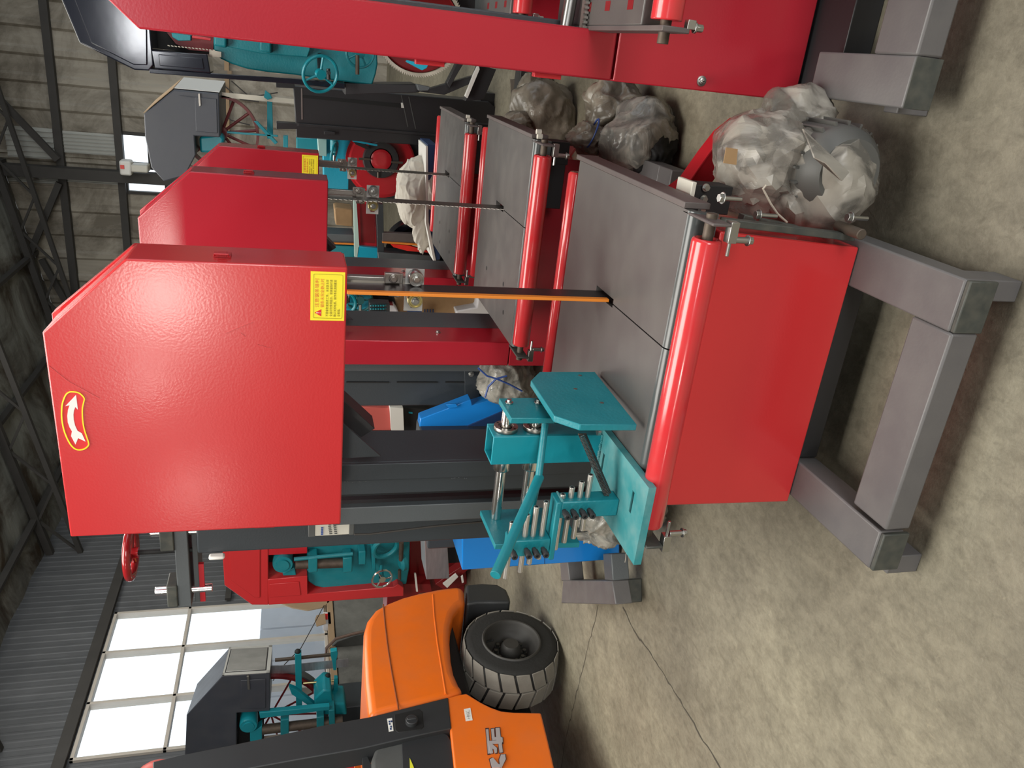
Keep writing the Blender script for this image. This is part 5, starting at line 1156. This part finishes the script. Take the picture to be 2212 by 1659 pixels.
for i in range(10):
    g = 2*math.pi*i/10+.2; sw.cyl(c+V((0,.03,0)), c+V((math.cos(g)*R*.95,.03,math.sin(g)*R*.95)), .012, n=8)
sw.build('spoked_wheel', M['darkred'], k11, 0)
sw = MB().lathe(c+V((0,.06,0)), (0,1,0), [(R*1.03,0),(R*1.03,.10),(R*1.0,.10),(R*1.0,0),(R*1.03,0)], 56).build('grey_wheel_rim', M['column2'], k11, 0)
ext([(586,1440),(752,1423),(752,1440),(586,1458)], Y8+.4, .004).build('saw_band', M['sheet'], k11, 0)
ext([(652,1486),(752,1476),(752,1490),(652,1502)], Y8+.7, .004).build('saw_band', M['bladewhite'], k11, 0)
ext([(637,1414),(651,1413),(653,1540),(640,1542)], Y8+.2, .08).build('teal_arm', M['tealback'], k11, .004)
MB().ball(P(643,1408,Y=Y8+.24), .035).build('black_knob', M['dark'], k11, 0)
MB().obox(P(594,1426,Y=Y8+.25), P(716,1414,Y=Y8+.25), .03, .03).build('square_rod', M['shaft'], k11, .002)
mb = ext([(714,1408),(728,1406),(730,1412),(726,1430),(727,1448),(720,1448),(718,1430),(715,1420)], Y8+.2, .06); mb.prism(pxy([(722,1465),(730,1465),(730,1500),(724,1515),(720,1500)], Y=Y8+.3), (0,.05,0)); mb.build('blade_guide', M['tealback'], k11, .004)
mb = ext([(705,1470),(714,1468),(716,1490),(706,1492)], Y8+.3, .06); mb.build('guide_block', M['tealback'], k11, .003)
MB().ball(P(708,1460,Y=Y8+.33), .032).build('black_knob', M['dark'], k11, 0)
MB().cyl(P(655,1476,Y=Y8+.33), P(728,1470,Y=Y8+.33), .012, n=10).build('brass_rod', M['brass'], k11, 0)
mb = ext([(624,1484),(640,1490),(690,1530),(684,1536),(630,1500)], Y8+.15, .06); mb.build('teal_strut', M['tealback'], k11, .004)
mb = ext([(678,1510),(700,1490),(716,1492),(718,1520),(745,1520),(750,1545),(700,1545),(680,1530)], Y8+.1, .3); mb.build('teal_gearbox', M['tealback'], k11, .02)
ext([(560,1540),(712,1526),(712,1534),(562,1552)], Y8-.02, .06).build('link_bar', M['tealback'], k11, .004)
c = P(537,1566,Y=Y8-.02); MB().lathe(c, (0,-1,0), [(0,-.15),(.095,-.15),(.098,0),(.090,.02),(.062,.02),(.06,.03),(0,.03)], 36).build('end_flange', M['tealback'], k11, 0)
ext([(512,1541),(512,1610),(570,1600),(570,1535)], Y8+.25, .05).build('dark_opening', M['dark'], k11, 0)
ext([(540,1582),(552,1578),(566,1568),(566,1600),(540,1602)], Y8, .1).build('clamp_lug', M['tealback'], k11, .006)
MB().cyl(P(566,1576,Y=Y8+.03), P(740,1556,Y=Y8+.03), .055, n=24).build('slide_cylinder', M['shaft'], k11, .002)
for (xa, xb, ya) in ((606,624,1556),(684,700,1550)): ext([(xa,ya),(xb,ya-2),(xb,ya+46),(xa,ya+48)], Y8-.04, .16).build('slide_collar', M['teal'], k11, .006)
ext([(710,1535),(723,1534),(724,1570),(711,1572)], Y8-.03, .16).build('stop_block', M['teal'], k11, .006)
a = P(700,1560,Y=Y8+.4); MB().box(a.x-.5, a.x+.3, Y8+.3, Y8+.7, 0, 1.3).build('machine_body', M['column'], k11, .01)
# another red machine bit, mostly hidden by the forklift pillar
k12 = thing('red_wheel_guard', 'red guard and spoked wheel partly hidden by the forklift pillar', 'wheel guard', (P(380,1645,Y=6.0).x, 6.0, 0))
MB().ball(P(345,1690,Y=5.0), (.22,.12,.20), 20).build('red_cover', M['pink'], k12, 0)
wheelface(560,1750,4.4, (P(560,1750,Y=4.4)-P(560,1622,Y=4.4)).length, .014, 14, 'spoked_wheel', M['red2'], k12, (0,1,0), rot=.1)
a = P(740,1690,Y=5.3); MB().box(a.x-.4, a.x+.22, 5.2, 5.6, 0, P(733,1690,Y=5.3).z).build('red_body', M['red2'], k12, .02)
MB().box(a.x-.2, a.x-.1, 5.1, 5.2, 0, P(380,1662,Y=5.1).z).build('upright_post', M['column'], k12, .01)
# --- things under the window
t = thing('chair', 'dark chair back with brown curved frame under the window', 'chair', (P(735,1430,Y=8.6).x, 8.6, 0))
MB().tube(pxy([(795,1362),(760,1370),(725,1380),(705,1400),(702,1440),(710,1470),(730,1480)], Y=8.6), .02, 8).build('chair_frame', mat('brown_wood', (.12,.07,.05), .5), t, 0)
MB().prism(pxy([(798,1366),(762,1374),(728,1386),(712,1402),(712,1440),(760,1442),(800,1442)], Y=8.63), (0,.05,0)).build('backrest', M['hoodgrey'], t, .01)
a = P(735,1410,Y=8.7); MB().box(a.x-.25, a.x+.25, 8.65, 9.1, .0, .5).build('seat_box', M['hoodgrey'], t, .02)
t = thing('carton', 'open brown carton with white printed side on the window sill', 'box', P(714,1340,X=XL+.1))
a = P(712,1338,X=XL+.06); b = P(700,1338,X=XL+.06)
MB().prism([P(x,y,X=XL+.16) for x,y in ((697,1322),(714,1322),(716,1348),(698,1348))], (-.12,0,0)).build('carton_body', M['paper'], t, .004)
MB().prism([P(x,y,X=XL+.17) for x,y in ((700,1326),(708,1326),(708,1338),(700,1338))], (.004,0,0)).build('printed_patch', M['tri'], t, 0)
MB().prism([P(x,y,X=XL+.2) for x,y in ((680,1340),(684,1330),(702,1326),(704,1348),(684,1354))], (.01,0,0)).build('carton_flap', M['card'], t, 0)
t = thing('cardboard_sheet', 'curved brown cardboard sheet leaning on the wall behind the red band saw', 'cardboard', P(690,1300,X=XL+.3))
MB().prism([P(x,y,X=XL+.16) for x,y in ((600,1296),(712,1290),(712,1300),(695,1312),(665,1318),(630,1312),(606,1302))], (-.02,0,0)).build('sheet', M['card'], t, .004)
tag(MB().tube([P(x,y,X=XL+.4) for x,y in ((700,1308),(672,1360),(650,1400),(615,1435),(590,1470))], .006, 6).build('hanging_cord', M['wire'], None, 0), 'thin dark cord slanting across the window', 'cord')
# small offcut strip on the floor at the back
tag(MB().prism(pxy([(1110,172),(1121,172),(1121,208),(1112,208)], Z=0), (0,0,.03)).build('steel_offcut', M['shaft'], None, .002), 'dark flat steel offcut lying on the floor beyond the bags', 'steel bar')

for o, g_ in [(s1,'red band saws'),(s2,'red band saws'),(s3,'red band saws'),(s4,'red band saws'),(s5,'red band saws'),(k1,'log band saws'),(k3,'log band saws'),(k4,'log band saws'),(k11,'log band saws'),(k5,'sharpening machines'),(k7,'sharpening machines')] + [(t_,'motors wrapped in plastic') for t_ in (wm,t2,t3,t4,t5)]: o['group'] = g_
for o in bpy.data.objects:
    if o.name.startswith('roof_truss'): o['group'] = 'roof trusses'
WORLD = 1.7; EXPO = 0.0
R9 = math.radians(90)
LIGHTS = [
 # name, location, rotation, size x, size y, power, colour
 ('skylight', (-1.2, 1.4, 5.6), (0,0,0), 4.0, 3.0, 400, (1,.97,.90)),
 ('rear_fill', (-2.5, 8.0, 5.9), (0,0,0), 5, 4.0, 380, (1,.97,.90)),  # unseen fill light, added to brighten the back wall
 ('front_window', (-3.70, YF+.06, 3.44), (R9,0,0), .95, .95, 115, (1,.93,.84)),
 ('front_window_small', (-5.07, YF+.06, 3.72), (R9,0,0), .40, .40, 22, (1,.93,.84)),
 ('front_window_far', (-7.0, YF+.06, 3.16), (R9,0,0), .8, .8, 26, (1,.93,.84)),
 ('front_window_high', (-.25, YF+.06, 4.55), (R9,0,0), 1.1, .6, 60, (.95,.97,1)),
 ('front_fill', (5.6, YF+.06, 1.85), (R9,0,0), 6, 3.6, 620, (1,.98,.94)),  # unseen fill light, added to light the fronts of the saws
]
# ================================================================= camera, light
cam = bpy.data.cameras.new('camera'); co = bpy.data.objects.new('camera', cam); COL.objects.link(co); SC.camera = co
cam.sensor_fit = 'HORIZONTAL'; cam.sensor_width = 36; cam.lens = 36*FPX/2212; cam.clip_start = .05; cam.clip_end = 200
fwd = V((sy*cp, cy*cp, -sp)); right = V((cy, -sy, 0)); up = V((sy*sp, cy*sp, cp))
# the phone was held so that the photo lies on its side: up in the place is left in the picture
ix = -up; iy = right
co.matrix_world = Matrix(((ix.x, iy.x, -fwd.x, 0), (ix.y, iy.y, -fwd.y, 0), (ix.z, iy.z, -fwd.z, HC), (0,0,0,1)))
w = bpy.data.worlds.new('World'); SC.world = w; w.use_nodes = True; bg = w.node_tree.nodes['Background']; bg.inputs[0].default_value = (.86,.93,1,1); bg.inputs[1].default_value = WORLD
def area(name, loc, rot, sx, sy_, power, col=(1,1,1), spread=180):
    l = bpy.data.lights.new(name, 'AREA'); l.shape = 'RECTANGLE'; l.size = sx; l.size_y = sy_; l.energy = power; l.color = col; l.spread = math.radians(spread)
    o = bpy.data.objects.new(name, l); COL.objects.link(o); o.location = loc; o.rotation_euler = rot; return o
R_ = math.radians
for a in LIGHTS: area(*a)
SC.view_settings.view_transform = 'Standard'; SC.view_settings.look = 'None'; SC.view_settings.gamma = 1; SC.view_settings.use_curve_mapping = False
SC.view_settings.exposure = EXPO
SC.cycles.max_bounces = 6; SC.cycles.diffuse_bounces = 3; SC.cycles.glossy_bounces = 3; SC.cycles.transparent_max_bounces = 8; SC.cycles.caustics_reflective = False; SC.cycles.caustics_refractive = False
SC.cycles.sample_clamp_indirect = 4; SC.cycles.use_denoising = True
